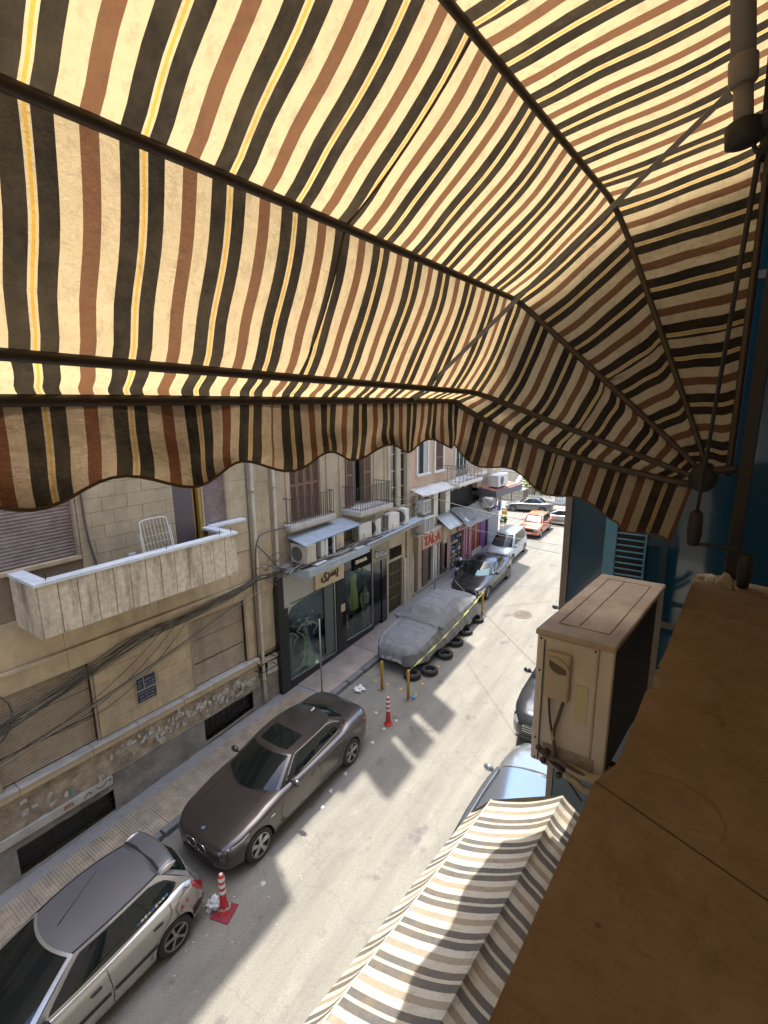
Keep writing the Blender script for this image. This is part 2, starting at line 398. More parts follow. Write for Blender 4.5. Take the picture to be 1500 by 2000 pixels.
# ------------------------------------------------------------------ the sill we look over, its parapet, our wall
M_sill = mat('dusty_stone_sill', (.13, .092, .056), .85, .22, 2.5, bump=.12, bscale=90, dirt=(.07, .038, .02), dirt_amt=.5, dirt_scale=3.5)
def sill_mat():
    m, N, L, b = nodes('dusty_stone_sill'); ge = N.new('ShaderNodeNewGeometry').outputs['Position']
    a = srt(N, L, 3, 9, .7, ge); d = srt(N, L, 14, 9, .75, ge, (1, .35, 1)); e = srt(N, L, 5.5, 8, .8, ge); sp = srt(N, L, 11, vec=ge, typ='ShaderNodeTexVoronoi'); sc = srt(N, L, 4, 9, .62, ge, (1, 5, 1)); sc.inputs['Distortion'].default_value = 1.2
    c = mixc(N, L, ramp(N, L, a.outputs[0], [(.35, g3(0)), (.65, g3(1))]), (.175, .115, .065), (.26, .185, .115))
    c = mixc(N, L, ramp(N, L, d.outputs[0], [(.52, g3(0)), (.72, g3(.5))]), c, (.10, .06, .033))
    c = mixc(N, L, ramp(N, L, e.outputs[0], [(.58, g3(0)), (.68, g3(.45))]), c, (.34, .26, .18))
    c = mixc(N, L, ramp(N, L, sp.outputs['Distance'], [(.03, g3(.8)), (.07, g3(0))]), c, (.07, .04, .02))
    c = mixc(N, L, ramp(N, L, sc.outputs[0], [(.488, g3(0)), (.5, g3(.35)), (.512, g3(0))]), c, (.09, .055, .03))
    for cx, cy, r, w_, k in ((-.02, .895, .088, .0035, .55), (-.088, .71, .011, .003, .7), (-.064, .703, .006, .002, .7), (.03, 1.235, .028, .006, .6), (.11, .80, .045, .003, .5)):
        v = N.new('ShaderNodeVectorMath'); v.operation = 'DISTANCE'; L.new(ge, v.inputs[0]); v.inputs[1].default_value = (cx, cy, -.7)
        n_ = srt(N, L, 30, 4, .6, ge); q = N.new('ShaderNodeMath'); q.operation = 'MULTIPLY_ADD'; q.inputs[1].default_value = .012; L.new(n_.outputs[0], q.inputs[0]); L.new(v.outputs['Value'], q.inputs[2])
        f = ramp(N, L, q.outputs[0], [(max(0, r+.006-w_), g3(0)), (r+.006, g3(k)), (r+.006+w_, g3(0))]); gt = srt(N, L, 9, 3, .5, ge); gg = ramp(N, L, gt.outputs[0], [(.47, g3(0)), (.56, g3(1))]); f = mixc(N, L, 1.0, f, gg, 'MULTIPLY'); c = mixc(N, L, f, c, (.08, .045, .022))
    L.new(c, b.inputs['Base Color']); b.inputs['Roughness'].default_value = .8; b.inputs['Specular IOR Level'].default_value = .3
    bn = srt(N, L, 70, 9, .75, ge); bp = N.new('ShaderNodeBump'); bp.inputs['Strength'].default_value = .5; bp.inputs['Distance'].default_value = .006; L.new(bn.outputs[0], bp.inputs['Height']); L.new(bp.outputs[0], b.inputs['Normal']); return m
M_sill = sill_mat()
M_edge = mat('sill_edge_stone', (.42, .34, .25), .85, .3, 9, bump=.3, bscale=60)
ow = thing('building', 'our own building with the stone parapet and its brown dusty coping', 'building', (.3, 0, -8.69))
E0 = [(-.172, -.6), (-.15, .43), (-.134, .89)]; E1 = [(-.132, .8955), (-.109, .965), (-.101, 1.15), (-.098, 1.27)]
notch = [(-.096, 1.288), (-.088, 1.298), (-.078, 1.308), (-.070, 1.325), (-.070, 1.345), (-.078, 1.362), (-.090, 1.380), (-.094, 1.395), (-.088, 1.412), (-.078, 1.424)]
E2 = [(-.0875, 1.434), (-.078, 1.471+.1), (-.062, 2.08), (-.046, 2.352), (-.038, 2.366)]
def slab(edge, y0r, y1r, xr=.42):
    poly = [(x, y) for x, y in edge]+[(xr, y1r), (xr, y0r)]
    m = MB(); n = len(poly)
    m.v = [Vector((x, y, -.7)) for x, y in poly]+[Vector((x, y, -.735)) for x, y in poly]
    m.f = [tuple(range(n))[::-1], tuple(range(n, 2*n))]+[((i+1) % n, i, n+i, n+(i+1) % n) for i in range(n)]
    return m
slab(E0, -.6, .66).build('coping_slab', M_sill, ow, bevel=.004, seg=2)
slab(E1+notch, .6655, 1.39).build('coping_slab', M_sill, ow, bevel=.004, seg=2)
slab(E2, 1.398, 2.27).build('coping_slab', M_sill, ow, bevel=.004, seg=2)
MB().prism([(-.09, -.6), (-.075, .9), (-.05, 1.3), (0.0, 2.25), (.34, 2.2), (.34, -.6)], 2, -1.6, -.74).build('parapet_wall', M_edge, ow)
M_wallr = mat('pale_render', (.55, .51, .44), .9, .2, 2, bump=.2)  # plain pale render, one even tone
MB().box(-.02, 12, -22, 3.28, -8.6, -1.62).build('lower_wall', M_wallr, ow)
MB().box(.9, 12, -22, 3.2, -1.6, 1.25).build('inner_wall', M_wallr, ow)
MB().box(-.02, 12, -22, 3.2, 1.27, 14).build('upper_wall', M_wallr, ow)
MB().box(-.58, -.03, -6, 2.3, 3.6, 3.8).build('shade_slab', M_wallr, ow)  # unseen slab added overhead to shade the canopy near the wall
# ------------------------------------------------------------------ teal glass neighbour
M_glass_t = flat('dark_teal_glass', (.008, .042, .062), .06, spec=.5)
M_glass_l = flat('pale_teal_panel', (.08, .22, .28), .4)
M_frame_t = flat('bronze_frame', (.16, .13, .10), .45, .5)
gb = thing('building', 'neighbouring block walled in dark teal glass with bronze frames', 'building', (1.5, 3.3, -8.5))
GX = -.823
MB().box(GX+.03, 14, 3.34, 26, -8.4, 14).build('core', flat('dark_core', (.01, .02, .028), .6), gb)
rows = [(-8.3, -5.6), (-5.56, -3.4), (-3.36, -1.36), (-1.32, .6), (.64, 2.6), (2.64, 5), (5.04, 8), (8.04, 11), (11.04, 13.9)]
colsx = [(GX+.03, -.27), (-.23, .55), (.59, 1.6), (1.64, 3)]
for z0, z1 in rows:
    for x0, x1 in colsx:
        MB().box(x0, x1, 3.315, 3.338, z0, z1).build('glass_pane', M_glass_t, gb)
for k in range(12):
    for z0, z1 in rows[:6]:
        y0 = 3.38+k*1.9; MB().box(GX+.002, GX+.028, y0, y0+1.86, z0, z1).build('bounce_panel', M_wallr, gb)  # unseen street side given pale panels to bounce light across
MB().box(GX-.012, GX+.03, 3.30, 3.345, -8.4, 14).build('corner_frame', M_frame_t, gb)
for z0, z1 in rows: MB().box(GX+.03, 3, 3.308, 3.338, z1, z1+.04).build('mullion', M_frame_t, gb)
for x in (-.25, .57, 1.62):
    MB().box(x-.02, x+.02, 3.312, 3.33, -8.4, 14).build('mullion', flat('mullion_dark', (.02, .04, .05), .4), gb)
MB().box(-1.52, GX-.02, 2.60, 12, 3.2, 3.42).build('shade_slab', M_wallr, gb); MB().box(GX-.02, 2, 2.60, 3.29, 3.2, 3.42).build('shade_slab', M_wallr, gb)  # unseen slabs added to shade the outdoor unit and the glass
# louvred panel put on the glass for the grille reflected there
lv = MB(); x0, x1, z0, z1 = -.512, -.355, -1.18, -.70
lv.box(x0-.07, x0, 3.296, 3.312, z0, z1); lv.box(x1, x1+.012, 3.296, 3.312, z0, z1)
for k in range(13): lv.box(x0, x1, 3.298, 3.312, z0+k*.038, z0+k*.038+.008)
lv.build('reflected_grille', M_glass_l, gb, bevel=.002)
for k in range(12): MB().box(x0+.004, x1-.004, 3.308, 3.3135, z0+k*.038+.011, z0+k*.038+.035).build('reflected_slot', M_dark, gb)
# ------------------------------------------------------------------ the split unit outside the sill
M_ac = mat('dusty_cream_steel', (.55, .48, .38), .6, .12, 3, bump=.03, dirt=(.25, .17, .10), dirt_amt=.45, dirt_scale=4, streak=1)
M_actop = mat('dirty_cream_lid', (.40, .31, .22), .8, .18, 6, bump=.06, dirt=(.14, .08, .04), dirt_amt=.5, dirt_scale=5)
M_plug = flat('yellowed_plastic', (.42, .33, .22), .5)
M_foam = mat('wrapped_pipe', (.36, .29, .20), .9, .25, 20, bump=.4, bscale=80)
M_rub = flat('brown_cable', (.07, .045, .03), .5)
acm = thing('air_conditioner', 'large dusty cream outdoor unit bracketed just beyond the sill', 'air conditioner', (-.44, 2.0, -1.6))
A0 = Vector((-.591, 2.016, -1.59)); ang = R(-5.3)
ux = Vector((math.cos(ang), math.sin(ang), 0)); ux = Vector((.994, -.0, 0)); uy = Vector((.092, .995, 0)).normalized()
def AP(x, y, z): return A0+Vector((.31, 0, 0))*(x/.31)+uy*y+Vector((0, 0, z))
def acbox(x0, x1, y0, y1, z0, z1): return MB().hexa([AP(*q) for q in ((x0,y0,z0),(x1,y0,z0),(x1,y1,z0),(x0,y1,z0),(x0,y0,z1),(x1,y0,z1),(x1,y1,z1),(x0,y1,z1))])
acbox(0, .255, 0, .9, 0, .615).build('cabinet', M_ac, acm, bevel=.012, seg=3)
acbox(-.006, .316, -.006, .906, .613, .64).build('lid', M_actop, acm, bevel=.008, seg=3)
for y0, y1, x0, x1 in ((.10, .82, .05, .056), (.10, .82, .13, .136), (.10, .82, .255, .261), (.10, .106, .05, .26), (.82, .826, .05, .26)):
    acbox(x0, x1, y0, y1, .638, .6445).build('lid_rib', M_actop, acm, bevel=.002)
acbox(.256, .31, 0, .03, 0, .613).build('rear_corner', M_ac, acm, bevel=.006, seg=2)
acbox(.262, .30, .034, .88, .02, .6).build('coil', flat('coil_dark', (.015, .012, .01), .8), acm)
for k in range(9): acbox(.303, .3045, .03, .88, .03+k*.065, .0315+k*.065).build('guard_wire', M_rub, acm)
acbox(.300, .312, .80, .9, .0, .613).build('rear_corner', M_ac, acm)
acbox(.035, .04, -.0085, -.0045, .02, .60).build('panel_seam', M_rub, acm)
acbox(.175, .225, -.0035, -.0008, .26, .43).build('label_sticker', flat('faded_sticker', (.50, .44, .26), .6), acm)
for yy, zz in ((.2, .3), (.5, .12)): acbox(-.004, -.0005, yy, yy+.2, zz, zz+.2).build('side_badge', M_plug, acm)
acbox(.0505, .155, -.026, -.002, .34, .56).build('terminal_cover', M_plug, acm, bevel=.012, seg=3)
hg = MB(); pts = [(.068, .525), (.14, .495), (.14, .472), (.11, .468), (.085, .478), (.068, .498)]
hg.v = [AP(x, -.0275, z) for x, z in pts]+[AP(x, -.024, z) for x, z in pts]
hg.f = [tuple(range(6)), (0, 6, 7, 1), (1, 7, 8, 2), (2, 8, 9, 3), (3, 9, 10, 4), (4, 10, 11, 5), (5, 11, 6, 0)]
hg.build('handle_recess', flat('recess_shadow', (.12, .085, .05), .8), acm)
arc = [AP(.062+.09*t, -.029, .532-.03*t+.022*math.sin(math.pi*t)) for t in [i/8 for i in range(9)]]
MB().tube(arc, .0035, 6).build('handle_lip', M_plug, acm, smooth=True)
for x, z in ((.02, .60), (.022, .02), (.24, .60), (.105, .355), (.02, .45), (.02, .12), (.05, .02)):
    MB().tube([AP(x, -.001, z), AP(x, -.006, z)], [.005, .004], 8).build('screw', M_rub, acm)
cb = [AP(.075, -.02, .345), AP(.083, -.03, .28), AP(.10, -.035, .20), AP(.112, -.03, .14), AP(.12, -.03, .07), AP(.16, -.04, .02), AP(.25, -.05, -.07)]
def smooth(pts, it=3):
    pts = [Vector(p) for p in pts]
    for _ in range(it):
        q = [pts[0]]
        for a, b in zip(pts, pts[1:]): q += [a.lerp(b, .25), a.lerp(b, .75)]
        pts = q+[pts[-1]]
    return pts
MB().tube(smooth(cb), .0055, 8).build('cable', M_rub, acm, smooth=True)
MB().tube(smooth([AP(.135, -.02, .345), AP(.12, -.03, .26), AP(.108, -.035, .2), AP(.114, -.03, .14), AP(.13, -.035, .07), AP(.21, -.05, .045)]), .0065, 8).build('cable', M_rub, acm, smooth=True)
MB().tube([AP(.105, -.032, .205), AP(.11, -.032, .16)], .009, 8).build('cable_sleeve', M_foam, acm, smooth=True)
for z, x in ((.075, .08), (.03, .15)):
    v = MB(); v.tube([AP(x, -.002, z), AP(x, -.035, z)], .014, 10); v.tube([AP(x-.03, -.035, z+.02), AP(x+.035, -.035, z-.02)], .011, 10); v.blob(AP(x-.03, -.035, z+.022), .014, .014, .014); v.blob(AP(x-.005, -.04, z-.028), .014, .014, .014)
    v.build('valve', flat('grimy_valve', (.05, .04, .032), .5, .3), acm, smooth=True)
acbox(.055, .27, -.004, -.0005, -.0, .11).build('service_plate', mat('rusty_plate', (.33, .26, .18), .8, .35, 30, bump=.2, dirt=(.12, .06, .03), dirt_scale=20), acm)
MB().tube(smooth([AP(.18, -.04, .06), AP(.25, -.05, .055), AP(.32, -.06, .07), AP(.40, -.08, .13), AP(.46, -.1, .2)]), .021, 10).build('insulated_pipe', M_foam, acm, smooth=True)
MB().tube(smooth([AP(.17, -.04, .02), AP(.22, -.06, .02), AP(.27, -.06, -.01), AP(.36, -.06, .04), AP(.46, -.1, .12)]), .015, 10).build('insulated_pipe', M_foam, acm, smooth=True)
MB().tube(smooth([AP(.1, -.04, .07), AP(.15, -.07, .1), AP(.22, -.06, .07), AP(.3, -.06, .065)]), .008, 8).build('copper_pipe', M_rub, acm, smooth=True)
for y in (.15, .75): MB().hexa([AP(*q) for q in ((-.02,y,-.03),(.6,y,-.03),(.6,y+.04,-.03),(-.02,y+.04,-.03),(-.02,y,-.001),(.6,y,-.001),(.6,y+.04,-.001),(-.02,y+.04,-.001))]).build('bracket', M_rub, acm)
# ------------------------------------------------------------------ ground, road, pavement
def asphalt():
    m, N, L, b = nodes('dusty_asphalt'); ge = N.new('ShaderNodeNewGeometry').outputs['Position']
    g = srt(N, L, 55, 4, .8, ge); l = srt(N, L, 1.1, 7, .65, ge, (2.2, .28, 1)); p = srt(N, L, .8, 8, .7, ge); cr = srt(N, L, .55, vec=ge, typ='ShaderNodeTexVoronoi'); cr.feature = 'DISTANCE_TO_EDGE'
    c = mixc(N, L, ramp(N, L, l.outputs[0], [(.35, g3(0)), (.68, g3(1))]), (.148, .141, .118), (.232, .218, .178))
    c = mixc(N, L, ramp(N, L, g.outputs[0], [(.44, g3(0)), (.6, g3(.7))]), c, (.12, .115, .105))
    g2 = srt(N, L, 130, 3, .7, ge); c = mixc(N, L, ramp(N, L, g2.outputs[0], [(.56, g3(0)), (.66, g3(.6))]), c, (.34, .325, .29))
    c = mixc(N, L, ramp(N, L, p.outputs[0], [(.56, g3(0)), (.72, g3(.55))]), c, (.105, .10, .095))
    wp = srt(N, L, 2.5, 5, .7, ge); wv = N.new('ShaderNodeVectorMath'); wv.operation = 'MULTIPLY_ADD'; wv.inputs[1].default_value = (.5, .5, .5); L.new(wp.outputs['Color'], wv.inputs[0]); L.new(ge, wv.inputs[2]); L.new(wv.outputs[0], cr.inputs['Vector'])
    c = mixc(N, L, ramp(N, L, cr.outputs['Distance'], [(.003, g3(.28)), (.010, g3(0))]), c, (.09, .085, .078))
    oil = srt(N, L, 1.9, 6, .6, ge); c = mixc(N, L, ramp(N, L, oil.outputs[0], [(.62, g3(0)), (.70, g3(.55))]), c, (.075, .072, .07))
    pal = srt(N, L, .9, 9, .8, ge, (1.6, .5, 1)); c = mixc(N, L, ramp(N, L, pal.outputs[0], [(.58, g3(0)), (.70, g3(.35))]), c, (.31, .295, .25))
    L.new(c, b.inputs['Base Color']); b.inputs['Roughness'].default_value = .93
    bp = N.new('ShaderNodeBump'); bp.inputs['Strength'].default_value = .6; bp.inputs['Distance'].default_value = .012
    L.new(g.outputs[0], bp.inputs['Height']); L.new(bp.outputs[0], b.inputs['Normal']); return m
M_road = asphalt()
def sheet(name, mt, x0, x1, y0, y1, dz, ny=1, nx=1):
    o = MB().grid(lambda u, v: (x0+(x1-x0)*u, y0+(y1-y0)*v, gz(min(y0+(y1-y0)*v, 60))+dz), nx, ny).build(name, mt); tag(o, kind='structure'); return o
sheet('ground', mat('pale_ground', (.30, .27, .22), .95), -260, 160, -140, 260, -.05, 20)
sheet('road', M_road, -9.9, 2.0, -20, 26.2, 0, 4)
sheet('crossroad', M_road, -40, 2.0, 26.2, 33.2, 0.0, 2)
M_conc = mat('grimy_concrete', (.31, .30, .28), .92, .3, 2.5, bump=.5, bscale=40, dirt=(.09, .085, .08), dirt_amt=.7, dirt_scale=2.5)
M_pave = mat('brown_pavement', (.32, .265, .22), .92, .25, 2, bump=.4, bscale=50, dirt=(.12, .11, .10), dirt_amt=.5, dirt_scale=1.5)
M_kerb = mat('basalt_kerb', (.15, .155, .16), .85, .35, 4, bump=.5, bscale=30, wear=(.28, .27, .25))
M_tile = mat('pinkish_grooved_tile', (.40, .325, .235), .9, .3, 3.5, bump=.3, bscale=60, dirt=(.15, .135, .12), dirt_amt=.6, dirt_scale=2)
sw = MB().sbox(-9.82, -8.525, -6, 24.9, gz(-6)-.1, gz(-6)+.105).build('pavement', M_conc); tag(sw, kind='structure'); ORG[sw.name] = Vector((0, 0, 0))
sl_ang = math.atan(.06)
tm = MB(); tm.box(-.1545, .1545, -.1545, .1545, -.01, .006)
for k in range(6): tm.box(-.153, .153, -.153+k*.0515, -.153+k*.0515+.03, .006, .018)
tb = tm.build('tile', M_tile, sw); cnt = 0
for i in range(30):
    for j in range(3):
        o = tb if cnt == 0 else tb.copy()
        if cnt: C.objects.link(o)
        cnt += 1
        y = .05+i*.312; o.parent = sw; o.location = (-9.29+j*.312, y, gz(y)+.112+random.uniform(-.004, .004))
        o.rotation_euler = (sl_ang+random.uniform(-.01, .01), random.uniform(-.012, .012), random.uniform(-.004, .004))
sl1 = MB()
for k in range(6):
    y0 = 9.45+k*2.6; MB().sbox(-9.6, -8.54, y0, min(y0+2.57, 24.9), gz(y0)+.1, gz(y0)+.125).build('paving_panel', M_pave if k < 2 else M_conc, sw)
for k in range(38):
    y0 = -3+k*.74; ks = .71+random.uniform(-.02, .01)
    MB().sbox(-8.53+random.uniform(-.01, .01), -8.36+random.uniform(-.012, .012), y0, y0+ks, gz(y0)-.02, gz(y0)+.13+random.uniform(-.008, .008)).build('kerb_stone', M_kerb, sw, bevel=.02, seg=2)
M_iron = mat('cast_iron', (.14, .12, .10), .7, .3, 20, bump=.5, dirt=(.3, .27, .22))
def manhole(x, y, r, lab):
    m = thing('manhole_cover', lab, 'manhole cover', (x, y, gz(y)))
    b = MB(); b.lathe([(r, 0), (r, .012), (r-.04, .014), (r-.045, .008), (0.001, .008)], (x, y, gz(y)), n=28)
    for q in b.v: q.z += .06*(q.y-y)
    b.build('rim', M_iron, m)
    b = MB()
    for k in range(-4, 5):
        hw_ = math.sqrt(max(0, (r-.06)**2-(k*.06)**2)); b.box(x-hw_, x+hw_, y+k*.06-.01, y+k*.06+.01, gz(y)+.008+.06*k*.06, gz(y)+.016+.06*k*.06)
    b.build('raised_bar', M_iron, m)
manhole(-5.6, 17.1, .36, 'worn round manhole cover in the sunlit middle of the road')
manhole(-4.72, 2.85, .30, 'round manhole cover in the road at the bottom edge near the grey hatchback')

# ------------------------------------------------------------------ stone walls
M_stone = mat('tan_stone_block', (.49, .395, .265), .9, .22, 2.2, bump=.35, bscale=35, dirt=(.25, .2, .14), dirt_amt=.5, dirt_scale=1.3, streak=1)
M_stone2 = mat('pale_stone_block', (.46, .39, .275), .9, .2, 2.5, bump=.3, bscale=35, dirt=(.2, .165, .12), dirt_amt=.5, dirt_scale=1.3, streak=1)
M_mort = mat('mortar', (.24, .19, .135), .95, .2)
M_plinth = mat('sooty_cement', (.27, .25, .22), .95, .4, 1.6, bump=.8, bscale=18, dirt=(.045, .043, .042), dirt_amt=.85, dirt_scale=1.1)
M_peel = mat('peeling_band', (.40, .335, .245), .95, .4, 5, bump=.9, bscale=25, dirt=(.12, .10, .08), dirt_amt=.7, dirt_scale=3, wear=(.5, .47, .42))
M_greys = mat('grey_ledge_stone', (.46, .44, .41), .9, .22, 4, bump=.3, dirt=(.18, .16, .14))
M_rib = mat('dusty_shutter', (.34, .28, .205), .6, .2, 6, bump=.1, dirt=(.14, .115, .085), dirt_amt=.5, dirt_scale=2.5, streak=1)
M_ribp = mat('mauve_shutter', (.22, .17, .16), .6, .25, 5, bump=.1, dirt=(.30, .27, .25), dirt_amt=.5, dirt_scale=2.5)
M_black = flat('black_interior', (.006, .006, .006), .8)
def blocks(parent, x, y0, y1, z0, z1, ch, bl, mt, proud=.0, gap=.006, skip=None, name='stone_block'):
    n = max(1, round((z1-z0)/ch)); h = (z1-z0)/n
    for r in range(n):
        y = y0-(bl*.5 if r % 2 else 0)
        while y < y1-.02:
            l = bl*random.uniform(.85, 1.2); a, b = max(y, y0), min(y+l, y1)
            if y1-b < .08: b = y1
            if b-a > .03 and not (skip and skip(a, b, z0+r*h)):
                MB().box(x-.05, x+proud+random.uniform(-.004, .004), a+gap/2, b-gap/2, z0+r*h+gap/2, z0+(r+1)*h-gap/2).build(name, mt, parent)
            y = b if b == y1 else y+l
            if b == y1: break
def shutter(parent, x, y0, y1, z0, z1, pitch, mt, name='roller_shutter'):
    b = MB(); n = int((z1-z0)/pitch); k = 4
    zs = []; 
    for i in range(n):
        for j in range(k): zs.append((z0+(i+j/k)*(z1-z0)/n, (0, .8, 1, .5)[j]*.017))
    zs.append((z1, 0))
    nn = len(zs)
    for yy in (y0, y1):
        for z, d in zs: b.v.append(Vector((x+d, yy, z)))
    for i in range(nn-1): b.f.append((i, nn+i, nn+i+1, i+1))
    o = b.build(name, mt, parent); o['kind'] = 'stuff'; return o
b1 = thing('building', 'tan stone building with a panelled balcony and roller shutters, nearest on the left', 'building', (-9.8, 4, -8.45))
BX = -9.8
# backing walls as pieces around the openings
bk = MB()
for y0, y1, z0, z1 in ((-14, 2.4, -6.7, -4.88), (4.04, 6.3, -6.7, -4.88), (7.86, 8.93, -6.7, -4.88), (-14, 8.93, -4.88, -3.62), (-14, 2.0, -3.62, 0), (4.2, 6.2, -3.62, 0), (6.9, 8.93, -3.62, -2.78), (7.6, 8.93, -2.78, 0), (2, 4.2, -3.62, -2.78), (6.2, 6.9, -.9, 0), (2, 4.2, -.6, 0), (6.9, 7.6, -.9, 0)):
    bk.box(-16, BX-.03, y0, y1, z0, z1)
bk.build('wall', M_mort, b1)
MB().box(-16, BX-.03, -34, 8.93, 0, gz(4)+17.9).build('upper_wall', M_stone, b1); MB().box(-16, BX-.03, -34, -14, -11, 0).build('rear_wall', M_stone, b1)
be = thing('building', 'unseen tan block added behind the viewer to close the street', 'building', (-4, -33, -10.5)); MB().box(-16, 8, -36, -32, -11, 12).build('wall', M_stone, be)  # added so the glass reflects a wall instead of bright sky
MB().box(-16, BX-.35, -14, 8.93, -8.6, 0).build('core', M_black, b1)
blocks(b1, BX, 4.10, 6.27, -6.58, -4.87, .285, .62, M_stone)
blocks(b1, BX, 7.92, 8.28, -6.58, -4.87, .285, .4, M_stone)
blocks(b1, BX, 4.22, 6.19, -3.6, -.9, .27, .5, M_stone2)
blocks(b1, BX+.03, 7.62, 8.26, -3.6, -.9, .45, .7, M_stone2)
blocks(b1, BX, 8.28, 8.93, -6.58, -.9, .5, .7, M_stone2)
blocks(b1, BX, -1, 2.35, -6.58, -4.87, .285, .62, M_stone)
# band between the storeys
for z0, z1, pr in ((-4.87, -4.52, .035), (-4.515, -4.45, .075), (-4.445, -3.62, .0)):
    y = -2.
    while y < 8.9:
        l = min(1.9, 8.91-y); MB().box(BX-.05, BX+pr, y+.003, y+l-.003, z0, z1).build('band_stone', M_stone, b1, bevel=.006); y += l
# openings below: shutters, jambs, ledge
for y0, y1 in ((2.4, 4.04), (6.3, 7.86)):
    shutter(b1, BX-.105, y0, y1, -6.6, -4.9, .056, M_rib)
    for a, c in ((y0-.045, y0), (y1, y1+.045)): MB().box(BX-.09, BX+.012, a, c, -6.6, -4.87).build('shutter_rail', M_rib, b1)
    for zz in (-6.05, -5.45): MB().box(BX-.10, BX-.086, y0+.01, y1-.01, zz, zz+.012).build('slat_joint', M_dark, b1)
y = -1.5; k = 0
while y < 8.15:
    l = min((1.27, .93, 1.1, .8)[k % 4], 8.17-y); k += 1
    MB().box(BX-.1, BX+.13, y+.004, y+l-.004, -6.66, -6.605).build('ledge_stone', M_greys, b1, bevel=.01)
    MB().box(BX-.1, BX+.115, y+.003, y+l-.003, -6.78, -6.663).build('ledge_stone', M_stone, b1, bevel=.006); y += l
# plinth: peeling band over sooty cement
def rough(y0, y1, zt, zb, x, amp, mt, name, ny=90, nz=14, zbf=None):
    b = MB()
    def fn(u, v):
        yy = y0+(y1-y0)*u; lo = zbf(yy) if zbf else zb; z = zt+(lo-zt)*v
        return (x+noise.noise(Vector((yy*3, z*4, 1)))*amp+noise.noise(Vector((yy*14, z*14, 5)))*amp*.5, yy, z)
    b.grid(fn, ny, nz); return b.build(name, mt, b1, smooth=True)
rough(-1.5, 8.2, -6.775, -7.46, BX+.03, .03, M_peel, 'peeling_band')
MB().box(BX-.1, BX+.07, -1.5, 4.17, -7.66, -7.47).build('lintel_stone', M_greys, b1, bevel=.01)
MB().box(BX-.1, BX+.045, 4.18, 8.18, -7.50, -7.455).build('lintel_stone', M_plinth, b1, bevel=.006)
def cement(y0, y1, zt, zb=None): rough(y0, y1, zt, 0, BX+.035, .02, M_plinth, 'cement_plinth', max(4, int((y1-y0)*12)), 10, (lambda yy: gz(yy)+.05) if zb is None else (lambda yy: zb(yy)))
cement(4.17, 6.41, -7.5); cement(7.92, 8.2, -7.5); cement(-1.5, 2.42, -7.66)
cement(6.41, 7.92, -8.06, None); cement(2.42, 4.17, -8.36, None); cement(2.42, 4.17, -7.66, lambda y: -7.82)
# pale paper scraps on the band
M_paper = mat('torn_paper', (.50, .48, .43), .9, .55, 14, bump=.3, dirt=(.25, .22, .18), dirt_scale=5)
M_paperb = flat('blue_paper', (.10, .28, .36), .8)
for k in range(84):
    if k < 56: yy = 4.4+(k/56)*3.65+random.uniform(-.04, .04); zz = -7.08+random.uniform(-.13, .13)
    else: yy = random.uniform(2.4, 8.0); zz = -7.1+random.uniform(-.28, .24)
    hw_, hh_ = random.uniform(.03, .09), random.uniform(.04, .12); a0 = random.uniform(-.15, .15); n = 14; pts = []
    for i in range(n):
        a = 2*math.pi*i/n; q = 1/max(abs(math.cos(a)), abs(math.sin(a))); r = random.uniform(.62, 1.0) if k % 3 else random.uniform(.35, 1.05)
        y1, z1 = math.cos(a)*q*hw_*r, math.sin(a)*q*hh_*r; pts.append((yy+y1*math.cos(a0)-z1*math.sin(a0), zz+y1*math.sin(a0)+z1*math.cos(a0)))
    xo = BX+.046+k*.0003; MB().prism(pts, 0, xo, xo+.004).build('paper_scrap', M_paperb if k in (9, 60) else M_paper, b1)
# basement gratings
def grating(y0, y1, zt, zb, nb):
    MB().hexa([(BX-.2, y0, zb(y0)), (BX-.12, y0, zb(y0)), (BX-.12, y1, zb(y1)), (BX-.2, y1, zb(y1)), (BX-.2, y0, zt), (BX-.12, y0, zt), (BX-.12, y1, zt), (BX-.2, y1, zt)]).build('basement_window', flat('murky_pane', (.035, .03, .024), .35), b1)
    for i in range(nb+1):
        yy = y0+(y1-y0)*i/nb; MB().box(BX-.01, BX+.012, yy-.009, yy+.009, zb(yy), zt).build('window_bar', M_dark, b1)
    for f in (.3, .62): MB().tube([(BX+.0, y0, zb(y0)+(zt-zb(y0))*f), (BX+.0, y1, zb(y1)+(zt-zb(y1))*f)], .01, 4).build('window_bar', M_dark, b1)
    MB().tube([(BX+.04, y0-.03, zb(y0)-.01), (BX+.04, y1+.03, zb(y1)-.01)], .018, 4).build('window_sill', M_conc, b1)
grating(6.41, 7.92, -7.51, lambda y: -8.12+.09*(y-6.43), 9)
grating(2.42, 4.17, -7.83, lambda y: -8.41+.06*(y-2.43), 3)
# graffiti
M_red = flat('red_spray', (.30, .03, .025), .8); M_blk = flat('black_spray', (.02, .02, .025), .8)
text('graffiti_number', '895', .12, (BX+.074, 3.32, -7.55), (0, 1, 0), (0, 0, 1), M_red, b1, .002)
for pts in (((3.6, -7.6), (3.68, -7.52), (3.75, -7.55), (3.72, -7.6)), ((3.84, -7.53), (3.92, -7.58), (4.0, -7.55), (4.05, -7.48)), ((4.08, -7.5), (4.13, -7.56), (4.12, -7.48))):
    MB().tube(smooth([(BX+.074, a, z) for a, z in pts]), .007, 4).build('graffiti_stroke', M_blk, b1)
